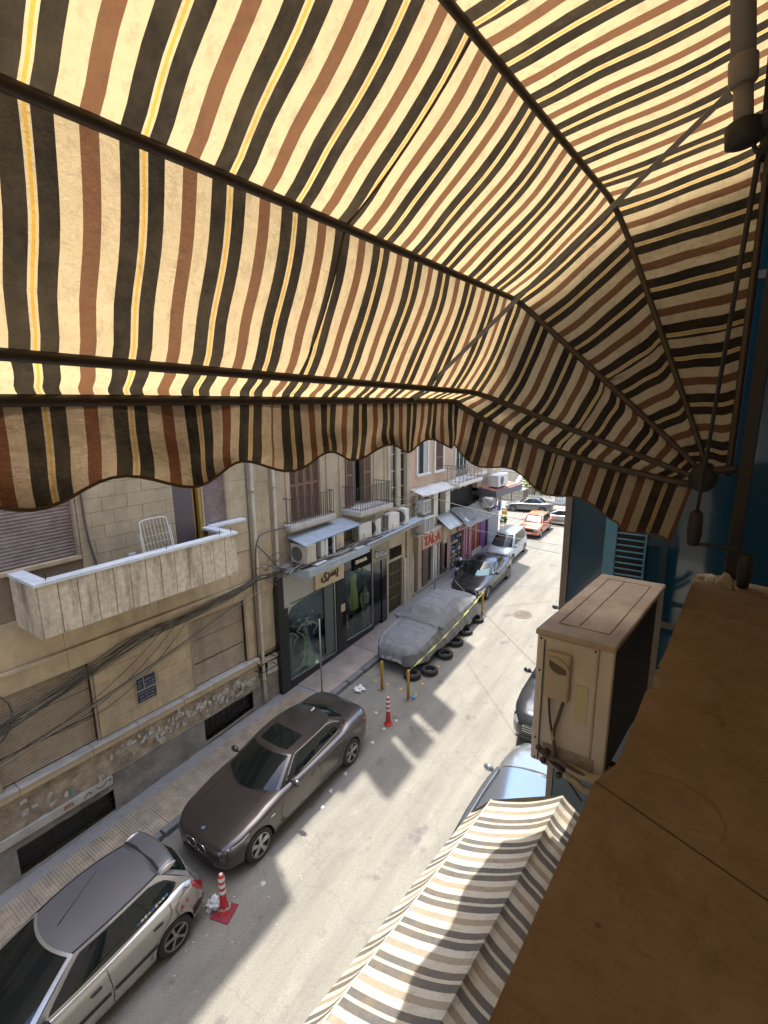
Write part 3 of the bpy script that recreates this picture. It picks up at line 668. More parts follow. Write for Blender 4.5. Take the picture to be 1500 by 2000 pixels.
# upper shutters, doors
shutter(b1, BX-.08, 2.0, 4.16, -2.72, -.6, .062, M_ribp)
MB().box(BX-.1, BX+.02, 4.15, 4.2, -2.78, -.6).build('shutter_rail', M_rib, b1)
MB().box(BX-.1, BX+.03, 1.9, 4.2, -2.80, -2.73).build('window_sill', M_stone, b1)
MB().box(BX-.04, BX-.01, 6.2, 6.66, -3.55, -.9).build('door', flat('mauve_door', (.105, .085, .095), .55), b1)
MB().box(BX-.2, BX-.1, 6.66, 6.9, -3.55, -.9).build('doorway', M_black, b1)
M_yel = flat('ochre_frame', (.38, .23, .04), .6)
MB().box(BX-.1, BX+.02, 6.80, 6.86, -3.55, -.9).build('door_frame', M_yel, b1); MB().box(BX-.1, BX-.04, 6.68, 6.71, -3.55, -.9).build('door_frame', M_yel, b1)
shutter(b1, BX-.06, 6.93, 7.57, -2.74, -.9, .05, M_ribp)
MB().box(BX-.1, BX+.02, 6.88, 6.925, -2.76, -.9).build('shutter_rail', M_stone2, b1); MB().box(BX-.1, BX+.02, 7.57, 7.62, -2.76, -.9).build('shutter_rail', M_stone2, b1)
M_cap = mat('blue_white_cap', (.62, .66, .69), .7, .12, 5, bump=.1, dirt=(.3, .29, .27), dirt_amt=.35)
MB().box(BX-.02, BX+.22, 6.99, 7.95, -2.79, -2.73).build('cap_stone', M_cap, b1, bevel=.006); MB().box(BX-.02, BX+.19, 7.0, 7.92, -2.98, -2.795).build('shelf_stone', M_stone2, b1)
# balcony
bal = MB().box(BX-.03, -8.84, 3.08, 6.97, -3.72, -3.62).build('balcony', M_stone, b1)
M_pan = mat('weathered_marble_panel', (.60, .52, .40), .85, .3, 9, bump=.4, bscale=45, dirt=(.14, .10, .07), dirt_amt=.95, dirt_scale=3.2, streak=1)
n = 13; pw = (6.97-3.05)/n
for i in range(n):
    MB().box(-8.835, -8.80+random.uniform(-.003, .003), 3.05+i*pw+.006, 3.05+(i+1)*pw-.006, -3.70, -2.815).build('balcony_panel', M_pan, bal, bevel=.003)
for i in range(3):
    MB().box(BX+.02+i*.325, BX+.02+(i+1)*.325-.012, 3.02, 3.05, -3.70, -2.815).build('balcony_panel', M_pan, bal, bevel=.003)
    MB().box(BX+.02+i*.325, BX+.02+(i+1)*.325-.012, 6.972, 7.0, -3.70, -2.815).build('balcony_panel', M_pan, bal, bevel=.003)
MB().box(-8.93, -8.84, 3.055, 6.965, -3.6, -2.82).build('balcony_wall', M_stone2, bal); MB().box(BX, -8.93, 3.055, 3.13, -3.6, -2.82).build('balcony_wall', M_stone2, bal)
MB().box(-8.98, -8.77, 3.0, 7.02, -2.81, -2.75).build('cap_stone', M_cap, bal, bevel=.006, seg=2); MB().box(BX+.0, -8.985, 3.0, 3.24, -2.81, -2.75).build('cap_stone', M_cap, bal, bevel=.006, seg=2)
MB().box(BX, -8.985, 6.82, 7.02, -2.81, -2.75).build('cap_stone', M_cap, bal, bevel=.006)
for yy in (3.22, 5.35, 6.6, 6.9): MB().cyl((-8.86, yy, -2.76), (-8.86, yy, -2.64), .008, n=6).build('spike', M_dark, bal)
MB().box(-8.86, -8.84, 3.05, 6.97, -3.7, -2.82).build('balcony_core', M_dark, bal)
# service cable and box on the wall
M_cab = flat('grey_cable', (.10, .09, .08), .6); M_cabl = flat('pale_cable', (.42, .38, .32), .6)
MB().tube(smooth([(BX+.03, 4.32, -1.3), (BX+.03, 4.33, -2.3), (BX+.03, 4.42, -2.9), (BX+.05, 4.5, -3.3), (BX+.05, 4.45, -3.6)]), .022, 6).build('drain_hose', M_cab, b1, smooth=True)
MB().tube(smooth([(BX+.02, 4.42, -2.95), (BX+.02, 4.6, -3.08), (BX+.02, 4.9, -3.05), (BX+.02, 5.08, -2.98)]), .008, 5).build('cable', M_cabl, b1)
MB().box(BX, BX+.03, 5.08, 5.22, -3.02, -2.94).build('junction_box', M_cap, b1)
# drying rack
dr = thing('drying_rack', 'white folded clothes drying rack leaning on the wall of the panelled balcony', 'drying rack', (-9.5, 5.5, -3.6))
M_white = flat('white_wire', (.75, .73, .68), .5)
T = lambda a, h: (BX+.06+.28*(1-h), 5.33+a*.62, -3.62+h*1.32)
MB().tube(smooth([T(0, 0), T(0, .93), T(.06, 1), T(.94, 1), T(1, .93), T(1, 0)], 2), .013, 6).build('frame', M_white, dr, smooth=True)
MB().tube([T(-.06, 0), T(-.05, .8)], .011, 6).build('leg', M_white, dr); MB().tube([T(1.07, 0), T(1.05, .85)], .011, 6).build('leg', M_white, dr)
for k in range(1, 8): MB().tube([T(k/8, .3), T(k/8, .99)], .004, 4).build('wire', M_white, dr)
for k in range(5): MB().tube([T(0, .3+.11*k), T(1, .3+.11*k)], .005, 4).build('wire', M_white, dr)
# street name plaques
M_navy = flat('navy_enamel', (.02, .025, .06), .4); M_rim = flat('plaque_rim', (.30, .32, .28), .5); M_wt = flat('white_lettering', (.62, .64, .68), .5)
FORMS = {}
def arabic(s):
    # presentation forms: isolated, final, initial, medial
    T_ = {'ا': 'ﺍﺎﺍﺎ', 'ب': 'ﺏﺐﺑﺒ', 'ت': 'ﺕﺖﺗﺘ', 'ث': 'ﺙﺚﺛﺜ', 'ج': 'ﺝﺞﺟﺠ', 'ح': 'ﺡﺢﺣﺤ', 'د': 'ﺩﺪﺩﺪ', 'ر': 'ﺭﺮﺭﺮ', 'ز': 'ﺯﺰﺯﺰ', 'س': 'ﺱﺲﺳﺴ', 'ش': 'ﺵﺶﺷﺸ', 'ص': 'ﺹﺺﺻﺼ', 'ع': 'ﻉﻊﻋﻌ', 'ف': 'ﻑﻒﻓﻔ', 'ق': 'ﻕﻖﻗﻘ', 'ك': 'ﻙﻚﻛﻜ', 'ل': 'ﻝﻞﻟﻠ', 'م': 'ﻡﻢﻣﻤ', 'ن': 'ﻥﻦﻧﻨ', 'ه': 'ﻩﻪﻫﻬ', 'و': 'ﻭﻮﻭﻮ', 'ي': 'ﻱﻲﻳﻴ', 'ى': 'ﻯﻰﻯﻰ', 'ة': 'ﺓﺔﺓﺔ', 'خ': 'ﺥﺦﺧﺨ', 'ط': 'ﻁﻂﻃﻄ'}
    NJ = 'ادرزوةى'
    out = []
    for i, c in enumerate(s):
        if c not in T_: out.append(c); continue
        pj = i > 0 and s[i-1] in T_ and s[i-1] not in NJ; nj = i < len(s)-1 and s[i+1] in T_ and c not in NJ
        out.append(T_[c][(3 if nj else 1) if pj else (2 if nj else 0)])
    return ''.join(out[::-1])
def plaque(lab, y0, y1, z0, z1, lines, div=None):
    t = thing('street_plaque', lab, 'plaque', (BX+.02, (y0+y1)/2, z0))
    MB().box(BX+.01, BX+.03, y0, y1, z0, z1).build('rim', M_rim, t); MB().box(BX+.031, BX+.034, y0+.018, y1-.018, z0+.018, z1-.018).build('plate', M_navy, t)
    for body, size, yc, zc, wd in lines: text('lettering', arabic(body), size, (BX+.0355, yc, zc), (0, 1, 0), (0, 0, 1), M_wt, t, .001, width=wd)
    if div: MB().box(BX+.0345, BX+.0365, div-.005, div+.005, z0+.018, z1-.018).build('divider', M_wt, t)
plaque('navy street plaque with white writing in two columns, above the other', 4.885, 5.34, -5.945, -5.655,
       [('ا س عين الكرش', .05, 5.19, -5.755, .24), ('محافظة دمشق', .035, 5.19, -5.83, .24), ('شارع سينا', .035, 5.19, -5.885, .22), ('الصالحية', .03, 4.97, -5.73, .1), ('حي', .025, 4.97, -5.775, .04), ('مدينة', .025, 4.97, -5.82, .1), ('دمشق', .025, 4.97, -5.87, .09)], 5.06)
plaque('navy street plaque with three lines of white writing, below the other', 4.88, 5.335, -6.235, -5.965,
       [('شارع رشيد علي و فيصل', .045, 5.11, -6.03, .36), ('عقار ٢٢١٥ جادة', .045, 5.11, -6.10, .34), ('المنطقة العقارية ساروجا', .04, 5.12, -6.17, .34)])
# drain pipes
M_pipe = mat('cream_drainpipe', (.45, .39, .30), .6, .2, 3, bump=.05, dirt=(.25, .2, .14), streak=1)
for yy, zb, lab, r in ((8.30, -7.9, 'cream drainpipe nearer the panelled balcony, with an iron bracket', .045), (9.02, -8.02, 'cream drainpipe beside the dark shop front', .042)):
    t = thing('drainpipe', lab, 'pipe', (BX+.09, yy, zb-.1)); y2 = yy
    MB().tube([(BX+.09, y2, -.6), (BX+.09, y2, zb+.2), (BX+.10, y2, zb-.08)], r, 12).build('pipe', M_pipe, t, smooth=True)
    for z in (-2.1, -4.1, -5.9, -7.3): MB().tube([(BX+.09, y2, z-.035), (BX+.09, y2, z+.035)], r+.012, 12).build('pipe_collar', M_pipe, t, smooth=True)
t = thing('drainpipe', 'thin grey drainpipe squeezed beside the pilaster by the panelled balcony', 'pipe', (BX+.05, 8.17, -7))
MB().tube([(BX+.05, 8.17, -.6), (BX+.05, 8.17, -7.2)], .02, 8).build('pipe', M_cab, t, smooth=True)
# wall bracket and boxes
br = thing('wall_bracket', 'empty black iron bracket frame on the wall by the two drainpipes', 'bracket', (BX, 8.3, -6.9))
for za in (-6.95, -6.72): MB().tube([(BX, 8.05, za), (BX+.3, 8.05, za), (BX+.3, 8.62, za), (BX, 8.62, za)], .012, 5).build('hoop', M_dark, br)
for yy in (8.05, 8.62): MB().tube([(BX+.3, yy, -6.95), (BX+.3, yy, -6.72)], .012, 5).build('strut', M_dark, br)
pp = MB(); pp.prism([(8.45, -7.25), (8.85, -7.28), (8.83, -6.95), (8.48, -6.9)], 0, BX+.05, BX+.06); o = pp.build('poster', M_paper); tag(o, 'torn whitish poster on the wall between the two cream drainpipes', 'poster')
MB().sbox(BX-.1, BX+.04, 8.2, 8.93, gz(8.2)-.2, gz(8.2)+1.05).build('cement_plinth', M_plinth, b1); MB().box(BX-.1, BX+.06, 8.2, 8.93, -6.9, -6.8).build('ledge_stone', M_stone2, b1, bevel=.008)
# unseen rooftop walls, shaped and spaced to cast the striped road shadow
rf = MB()
for y0, y1, h, hb in ((-14, 7.05, 21.9, 17.9),):
    MB().box(-9.95, -9.8, y0, y1, gz(4)+hb, gz(4)+h).build('parapet', M_stone, b1)
b2 = thing('building', 'beige building with two railed balconies above the dark dress shops', 'building', (-9.8, 12, -8))
for y0, y1 in ((9.8, 10.9), (11.12, 11.88), (12.15, 13.07)): MB().box(-9.95, -9.8, y0, y1, gz(8)+17.2, gz(8)+22.9).build('roof_shadow_wall', M_stone, b2)
# ------------------------------------------------------------------ second building: shops, canopy, balconies
M_tanw = mat('beige_render', (.43, .365, .265), .92, .22, 1.8, bump=.3, bscale=30, dirt=(.28, .24, .18), dirt_amt=.55, dirt_scale=1.2, streak=1)
M_ribd = flat('black_ribbed_cladding', (.035, .035, .035), .45)
M_blkp = flat('black_polished_stone', (.012, .013, .015), .12, spec=.8)
M_shopg = flat('dark_shop_glass', (.012, .02, .02), .04, spec=.8)
M_blueg = mat('blue_grey_sheet', (.30, .36, .41), .6, .15, 5, bump=.1, dirt=(.22, .21, .19), dirt_amt=.5, dirt_scale=3)
M_bluee = flat('blue_edge', (.12, .2, .33), .6)
M_alu = flat('dull_aluminium', (.35, .36, .36), .35, .6)
M_brs = flat('brown_shutter_wood', (.19, .11, .075), .7)
wb = MB()
for y0, y1, z0, z1 in ((8.95, 15.9, -5.1, -4.2), (8.95, 9.70, -4.2, 0), (10.95, 12.1, -4.2, 0), (13.5, 14.69, -4.2, 0), (9.70, 10.95, -4.2, -3.25), (12.1, 13.5, -4.2, -3.25), (9.7, 13.5, -.7, 0), (14.69, 15.66, -4.2, -3.72), (15.07, 15.34, -3.72, 0), (15.66, 15.9, -4.2, 0), (14.1, 14.5, -8.2, -5.1), (15.44, 15.9, -8.2, -5.1), (14.5, 15.44, -5.72, -5.1)):
    wb.box(-13, BX, y0, y1, z0, z1)
wb.build('wall', M_tanw, b2)
MB().box(-15, BX, 8.95, 15.9, 0, gz(8)+18.3).build('upper_wall', M_tanw, b2)
MB().box(-15, BX-.9, 8.95, 15.9, -8.4, 0).build('core', M_black, b2)
MB().sbox(-10.7, BX-.01, 8.95, 14.1, gz(9)-.1, gz(9)+.14).build('shop_floor', M_blkp, b2)
for yy, w_ in ((13.62, .05), (14.45, .06), (14.25, .05), (9.0, .1), (9.52, .08), (11.2, .1), (11.8, .08)): MB().box(BX, BX+.035, yy, yy+w_, -4.15, 0).build('pilaster', M_tanw, b2, bevel=.01)
MB().box(BX, BX+.07, 15.68, 15.9, -8, 0).build('pilaster', M_tanw, b2, bevel=.01)
for y0, y1 in ((14.69, 15.07), (15.34, 15.66)):
    MB().box(BX-.12, BX-.08, y0, y1, -3.72, 0).build('window', M_shopg, b2)
    for z in (-3.0, -2.4, -1.8): MB().box(BX-.08, BX-.06, y0, y1, z, z+.03).build('window_bar', M_alu, b2)
# french doors
def louvre_leaf(y0, y1, z0, z1, x, par, mt, tilt=0):
    m = MB()
    for a, c in ((y0, y0+.05), (y1-.05, y1)): m.box(x, x+.035, a, c, z0, z1)
    for z in (z0, (z0+z1)/2-.25, z1-.06): m.box(x, x+.033, y0+.05, y1-.05, z, z+.06)
    o = m.build('shutter_leaf', mt, par)
    s = MB(); z = z0+.08
    while z < z1-.08: s.hexa([(x, y0+.05, z), (x+.028, y0+.05, z-.012), (x+.028, y1-.05, z-.012), (x, y1-.05, z), (x+.003, y0+.05, z+.008), (x+.03, y0+.05, z-.004), (x+.03, y1-.05, z-.004), (x+.003, y1-.05, z+.008)]); z += .034
    k = s.build('slat_panel', mt, o); k['kind'] = 'stuff'
for y0, y1 in ((9.72, 10.02), (10.03, 10.33), (10.34, 10.63), (10.64, 10.94)): louvre_leaf(y0, y1, -3.24, -.75, BX-.09, b2, M_brs)
MB().box(BX-.55, BX-.5, 12.1, 13.5, -3.25, -.7).build('doorway', M_black, b2)
louvre_leaf(12.12, 12.5, -3.24, -.75, BX+.0, b2, M_brs); louvre_leaf(13.08, 13.46, -3.24, -.75, BX-.02, b2, M_brs)
MB().box(BX-.2, BX-.12, 12.62, 12.68, -3.24, -.7).build('door_frame', flat('pale_frame', (.5, .52, .52), .5), b2); MB().box(BX-.3, BX-.28, 12.7, 13.0, -3.24, -.7).build('curtain', flat('grey_curtain', (.16, .17, .18), .9), b2)
M_rail = flat('grey_iron_rail', (.055, .05, .045), .6)
def rail_balcony(y0, y1, xf, zt, zf, nb, side=True):
    s = MB().box(BX, xf+.05, y0-.05, y1+.05, zf-.15, zf).build('balcony', M_greys, b2, bevel=.01)
    MB().box(BX, xf+.02, y0, y1, zf-.19, zf-.152).build('soffit', M_tanw, s)
    for z in (zt, zf+.06): MB().tube([(BX, y0, z), (xf, y0, z), (xf, y1, z), (BX, y1, z)], .011, 5).build('handrail', M_rail, s)
    n = nb
    for i in range(n+1):
        yy = y0+(y1-y0)*i/n; MB().box(xf-.006, xf+.006, yy-.006, yy+.006, zf, zt).build('baluster', M_rail, s)
    m = max(1, int((xf-BX)/.1))
    for i in range(1, m):
        xx = BX+(xf-BX)*i/m
        for yy in (y0, y1): MB().box(xx-.006, xx+.006, yy-.006, yy+.006, zf, zt).build('baluster', M_rail, s)
rail_balcony(9.42, 11.22, -9.55, -2.5, -3.22, 20)
rail_balcony(11.95, 13.66, -9.1, -2.52, -3.25, 19)
# shop fronts under the canopy
def ribbed(y0, y1, zt, x, par, mt=M_ribd):
    m = MB(); z = gz(y0)+.13
    while z < zt: m.hexa([(x-.04, y0, z), (x, y0, z), (x, y1, z+.0), (x-.04, y1, z), (x-.04, y0, z+.03), (x, y0, z+.018), (x, y1, z+.018), (x-.04, y1, z+.03)]); z += .036
    o = m.build('ribbed_cladding', mt, par); o['kind'] = 'stuff'
    MB().box(x-.2, x-.04, y0, y1, gz(y0), zt).build('pier', M_blkp, par)
SX = -9.6
ribbed(8.86, 9.2, -4.6, SX+.0, b2); ribbed(11.3, 11.56, -5.0, SX, b2); MB().box(SX-.2, SX, 11.56, 11.75, gz(11.6), -5.0).build('pier', M_blkp, b2)
MB().box(SX-.2, SX, 13.78, 14.1, gz(13.9), -5.2).build('pier', M_blkp, b2)
MB().box(SX-.2, SX-.02, 13.3, 13.72, -7.6, -5.2).build('side_pier', M_blkp, b2)
M_concw = flat('pale_grey_render', (.36, .36, .35), .9)
MB().box(SX-.2, SX-.02, 9.2, 10.3, -5.42, -4.45).build('fascia', M_concw, b2); MB().box(SX-.2, SX+.02, 9.06, 9.25, -5.5, -4.5).build('fascia_block', M_concw, b2)
MB().box(SX-.2, SX-.02, 10.3, 13.8, -5.2, -4.45).build('fascia', M_blkp, b2)
# glass you can look into: transparent pane over a dim room
def pane_mat():
    m, N, L, b = nodes('shop_window_glass')
    tr = N.new('ShaderNodeBsdfTransparent'); gl = N.new('ShaderNodeBsdfGlossy'); fr = N.new('ShaderNodeFresnel'); fr.inputs[0].default_value = 1.55; mx = N.new('ShaderNodeMixShader')
    tr.inputs[0].default_value = (.80, .88, .86, 1); gl.inputs['Roughness'].default_value = .02
    mp = N.new('ShaderNodeMath'); mp.operation = 'MULTIPLY_ADD'; mp.inputs[1].default_value = .45; mp.inputs[2].default_value = .0; L.new(fr.outputs[0], mp.inputs[0])
    L.new(mp.outputs[0], mx.inputs[0]); L.new(tr.outputs[0], mx.inputs[1]); L.new(gl.outputs[0], mx.inputs[2]); L.new(mx.outputs[0], N['Material Output'].inputs['Surface']); return m
M_pane = pane_mat()
M_room = flat('shop_interior', (.085, .105, .10), .8)
def shopwin(y0, y1, zt, par):
    z0 = gz(y0)+.36
    MB().box(SX-.2, SX-.01, y0, y1, gz(y0)+.0, z0).build('stall_riser', M_blkp, par)
    MB().box(SX-.06, SX-.052, y0, y1, z0, zt).build('window_pane', M_pane, par)
    MB().box(SX-.85, SX-.8, y0, y1, z0, zt).build('back_wall', M_room, par); MB().box(SX-.8, SX-.07, y0, y1, z0-.02, z0).build('display_floor', M_blkp, par)
    MB().box(SX-.07, SX-.03, y1-.05, y1, z0, zt).build('window_frame', M_alu, par); MB().box(SX-.07, SX-.03, y0, y1, z0-.01, z0+.02).build('window_frame', M_alu, par)
shopwin(9.22, 11.28, -5.0, b2); shopwin(11.76, 13.3, -5.15, b2)
MB().box(SX-.045, SX-.03, 10.75, 11.15, gz(9.3)+.5, -5.4).build('curtain', M_room, b2)
for a, zz in ((9.36, -7.62), (10.3, -7.75)): MB().tube([(SX-.1, a, zz), (SX-.1, a+.85, zz+.06)], .018, 5).build('light_tube', flat('white_tube', (.5, .55, .53), .4), b2)
MB().tube([(SX-.12, 11.86, -7.55), (SX-.12, 11.86, -6.55), (SX-.12, 12.25, -6.5), (SX-.12, 12.25, -7.75)], .014, 5).build('rail_frame', M_alu, b2)
MB().tube([(SX-.12, 12.55, -6.4), (SX-.12, 12.85, -6.4), (SX-.12, 12.85, -7.7)], .014, 5).build('rail_frame', M_alu, b2)
MB().tube([(SX-.2, 9.3, -7.5), (SX-.2, 9.3, -6.3), (SX-.2, 9.55, -6.3), (SX-.2, 9.55, -7.5)], .012, 5).build('rail_frame', M_alu, b2)
MB().box(SX-.08, SX-.075, 10.2, 10.3, -6.05, -5.98).build('sticker', M_paper, b2); MB().box(SX-.08, SX-.075, 9.62, 9.78, -6.15, -6.06).build('sticker', M_paper, b2)
MB().box(SX-.005, SX+.004, 11.5, 11.7, -6.5, -6.25).build('notice', mat('cream_notice', (.42, .38, .27), .8), b2)
# the canopy slab with its fascia
cp = thing('canopy', 'blue-grey shop canopy slab loaded with air conditioners and cables', 'canopy', (-9.3, 12, -4.4))
MB().hexa([(BX, 8.95, -4.42), (-8.86, 9.32, -4.5), (-8.86, 12.0, -4.46), (BX, 12.0, -4.4), (BX, 8.95, -4.30), (-8.86, 9.32, -4.36), (-8.86, 12.0, -4.33), (BX, 12.0, -4.27)]).build('slab', M_conc, cp)
MB().hexa([(BX, 12.0, -4.42), (-8.92, 12.0, -4.48), (-8.98, 15.6, -4.30), (BX, 15.9, -4.34), (BX, 12.0, -4.25), (-8.92, 12.0, -4.31), (-8.98, 15.6, -4.2), (BX, 15.9, -4.2)]).build('slab', M_conc, cp)
MB().hexa([(-8.86, 9.30, -4.54), (-8.82, 9.30, -4.54), (-8.82, 12.02, -4.49), (-8.86, 12.02, -4.49), (-8.86, 9.3, -4.33), (-8.82, 9.3, -4.33), (-8.82, 12.02, -4.30), (-8.86, 12.02, -4.30)]).build('fascia', M_blueg, cp)
MB().hexa([(BX, 8.92, -4.5), (-8.84, 9.30, -4.54), (-8.82, 9.32, -4.54), (BX, 8.95, -4.5), (BX, 8.92, -4.28), (-8.84, 9.30, -4.33), (-8.82, 9.32, -4.33), (BX, 8.95, -4.28)]).build('fascia', M_blueg, cp)
MB().hexa([(-9.25, 12.05, -4.28), (-8.88, 12.03, -4.30), (-8.94, 15.6, -4.17), (-9.35, 15.6, -4.15), (-9.25, 12.05, -4.24), (-8.88, 12.03, -4.285), (-8.94, 15.6, -4.15), (-9.35, 15.6, -4.12)]).build('sheet', M_blueg, cp)
for y in (9.75, 11.55): MB().obox((-9.0, y+.15, -4.30), (.09, .02, 0), (-.02, .22, 0), (0, 0, .02)).build('flood_light', M_cap, cp)
ro = thing('sheet_roof', 'sloping blue-grey sheet roof over the nearest air conditioners on the shop canopy', 'sheet roof', (-9.4, 10.6, -3.6))
MB().hexa([(BX+.02, 9.42, -3.56), (-9.06, 9.42, -3.74), (-9.02, 11.85, -3.62), (BX+.02, 12.0, -3.50), (BX+.02, 9.42, -3.54), (-9.06, 9.42, -3.72), (-9.02, 11.85, -3.60), (BX+.02, 12.0, -3.48)]).build('sheet', M_blueg, ro)
MB().tube([(BX+.05, 9.41, -3.55), (-9.05, 9.41, -3.73), (-9.01, 11.85, -3.61)], .014, 5).build('edge_strip', M_bluee, ro)
for x, y, z in ((-9.1, 10.28, -3.70), (-9.1, 10.62, -3.68)): MB().box(x-.03, x+.03, y, y+.06, -4.3, z).build('post', M_cap, ro)
# generic split units
M_acw = mat('white_steel', (.56, .56, .53), .5, .1, 4, bump=.03, dirt=(.34, .32, .27), dirt_amt=.5, dirt_scale=3, streak=1)
M_grl = flat('grille_dark', (.05, .05, .05), .6)
def split_unit(lab, c, w, h, d, rz, style='fan', group=None, mt=None):
    mt = mt or M_acw
    t = thing('air_conditioner', lab, 'air conditioner', (0, 0, 0), group)
    MB().box(-w/2, w/2, -d/2, d/2, 0.04, h).build('cabinet', mt, t, bevel=.015, seg=2)
    if style == 'fan':
        MB().lathe([(.001, .0), (h*.36, .0), (h*.38, .012), (h*.40, .0)], (-w*.12, -d/2-.004, h*.53), 'y', 20).build('fan_ring', mt, t)
        MB().lathe([(.001, -.002), (h*.35, -.002)], (-w*.12, -d/2-.006, h*.53), 'y', 20).build('fan_opening', M_grl, t)
        m = MB()
        for k in range(5): m.tube([(-w*.12+math.cos(a)*r, -d/2-.012, h*.53+math.sin(a)*r) for r in [h*.08*(k+1)*.9] for a in [2*math.pi*i/16 for i in range(16)]], .003, 3, True)
        m.build('fan_guard', mt, t)
    else:
        MB().box(-w/2+.03, w/2-.03, -d/2-.004, -d/2+.01, .1, h-.05).build('coil', M_grl, t)
        m = MB()
        nn = 9
        for k in range(nn+1): m.box(-w/2+.03, w/2-.03, -d/2-.014, -d/2-.004, .1+(h-.15)*k/nn-.008, .1+(h-.15)*k/nn+.008)
        for k in range(3): m.box(-w/2+.03+(w-.06)*k/2-.01, -w/2+.03+(w-.06)*k/2+.01, -d/2-.016, -d/2-.002, .1, h-.05)
        m.build('grille', mt, t)
    for x in (-w*.32, w*.32): MB().box(x-.03, x+.03, -d/2, d/2, 0, .04).build('foot', M_grl, t)
    MB().box(w/2-.002, w/2+.02, -d*.2, d*.3, .1, h*.45).build('service_cover', mt, t, bevel=.006)
    t.location = c; t.rotation_euler = (0, 0, rz); return t
g = 'air conditioners on the shop canopy'
split_unit('boxy cream unit with round fan at the near end under the sheet roof', (-9.32, 9.62, -4.30), .62, .58, .36, 0, 'fan', g, mat('aged_cream_steel', (.44, .41, .33), .6, .15, 4, bump=.03, dirt=(.25, .22, .17), dirt_amt=.5))
split_unit('shaded unit under the sheet roof just behind the boxy cream one', (-9.38, 10.25, -4.29), .55, .55, .32, .05, 'fan', g)
split_unit('cream unit deep under the far end of the sheet roof', (-9.5, 11.1, -4.28), .55, .55, .36, 0, 'fan', g, M_ac)
split_unit('dark sided unit with open grille just past the sheet roof', (-9.35, 12.35, -4.27), .30, .6, .62, -.05, 'grille', g)
split_unit('plain white unit standing second past the sheet roof', (-9.3, 12.95, -4.27), .32, .6, .3, 0, 'fan', g)
split_unit('grille sided unit standing third past the sheet roof', (-9.25, 13.85, -4.24), .3, .58, .6, -.05, 'grille', g)
split_unit('white unit at the far end of the row on the shop canopy', (-9.2, 14.55, -4.2), .3, .6, .3, 0, 'fan', g)
# signs
def sign(lab, y0, y1, z0, z1, x, mt, depth=.08):
    t = thing('shop_sign', lab, 'sign', (x, (y0+y1)/2, z0)); MB().box(x-depth, x, y0, y1, z0, z1).build('board', mt, t, bevel=.005); return t
M_cream = mat('cream_sign_board', (.55, .46, .31), .8, .12, 4, bump=.05, dirt=(.3, .24, .15))
M_brown = flat('brown_letters', (.06, .035, .02), .5); M_crm = flat('cream_letters', (.85, .80, .60), .5); M_rdl = flat('red_letters', (.33, .02, .02), .5)
s1 = sign('cream shop sign with brown arabic script over the first window', 10.3, 11.62, -5.36, -4.78, SX+.06, M_cream, .12)
text('lettering', arabic('يسرى'), .30, (SX+.075, 10.93, -5.08), (0, 1, 0), (0, 0, 1), M_brown, s1, .015, .006, width=.78)
s2 = sign('black shop sign with cream latin letters between two arabic signs', 12.14, 13.13, -5.3, -4.72, SX+.03, flat('matt_black_board', (.012, .012, .011), .9, spec=.1))
text('lettering', 'SIVANA', .13, (SX+.04, 12.55, -5.04), (0, 1, 0), (0, 0, 1), M_crm, s2, .01, .003, width=.62)
s3 = sign('olive cream shop sign with white and black arabic script', 13.14, 14.2, -5.34, -4.72, SX+.05, mat('olive_sign_board', (.26, .24, .16), .7, .3, 3))
text('lettering', arabic('سفانة'), .34, (SX+.058, 13.67, -5.05), (0, 1, 0), (0, 0, 1), M_blk, s3, .004, .012, width=.78)
text('lettering', arabic('سفانة'), .32, (SX+.07, 13.66, -5.03), (0, 1, 0), (0, 0, 1), M_wt, s3, .006, 0, width=.74)
# iron door
idr = thing('iron_door', 'weathered brown double iron door between the black shop and the next building', 'door', (BX, 15, -7.8))
M_idr = flat('weathered_brown_iron', (.13, .10, .065), .6)
MB().box(BX-.12, BX-.1, 14.5, 15.44, -7.85, -5.74).build('leaf_back', flat('door_back', (.07, .055, .035), .7), idr)
for k in range(9): yy = 14.51+k*.113; MB().box(BX-.1, BX-.07, yy, yy+.025, -7.7, -5.76).build('bar', M_idr, idr)
for z in (-7.72, -7.25, -6.75, -6.25, -5.8): MB().box(BX-.1, BX-.065, 14.5, 15.44, z, z+.04).build('cross_bar', M_idr, idr)
MB().box(BX-.2, BX+.12, 14.46, 15.48, -7.86, -7.76).build('step', M_conc, idr)
MB().box(BX-.02, BX+.0, 14.56, 15.4, -5.62, -5.2).build('transom_grille', M_grl, idr)
for k in range(8): MB().box(BX+.0, BX+.012, 14.58+k*.11, 14.595+k*.11, -5.62, -5.2).build('transom_bar', M_idr, idr)
for z0, z1 in ((-7.8, -7.1), (-7.09, -6.4), (-6.39, -5.8)): MB().box(BX, BX+.05, 15.5, 15.8, z0, z1).build('pier_stone', M_greys, b2, bevel=.01)
MB().tube([(BX+.05, 15.85, -4.3), (BX+.05, 15.85, -7.6)], .04, 8).build('downpipe', M_pipe, b2)

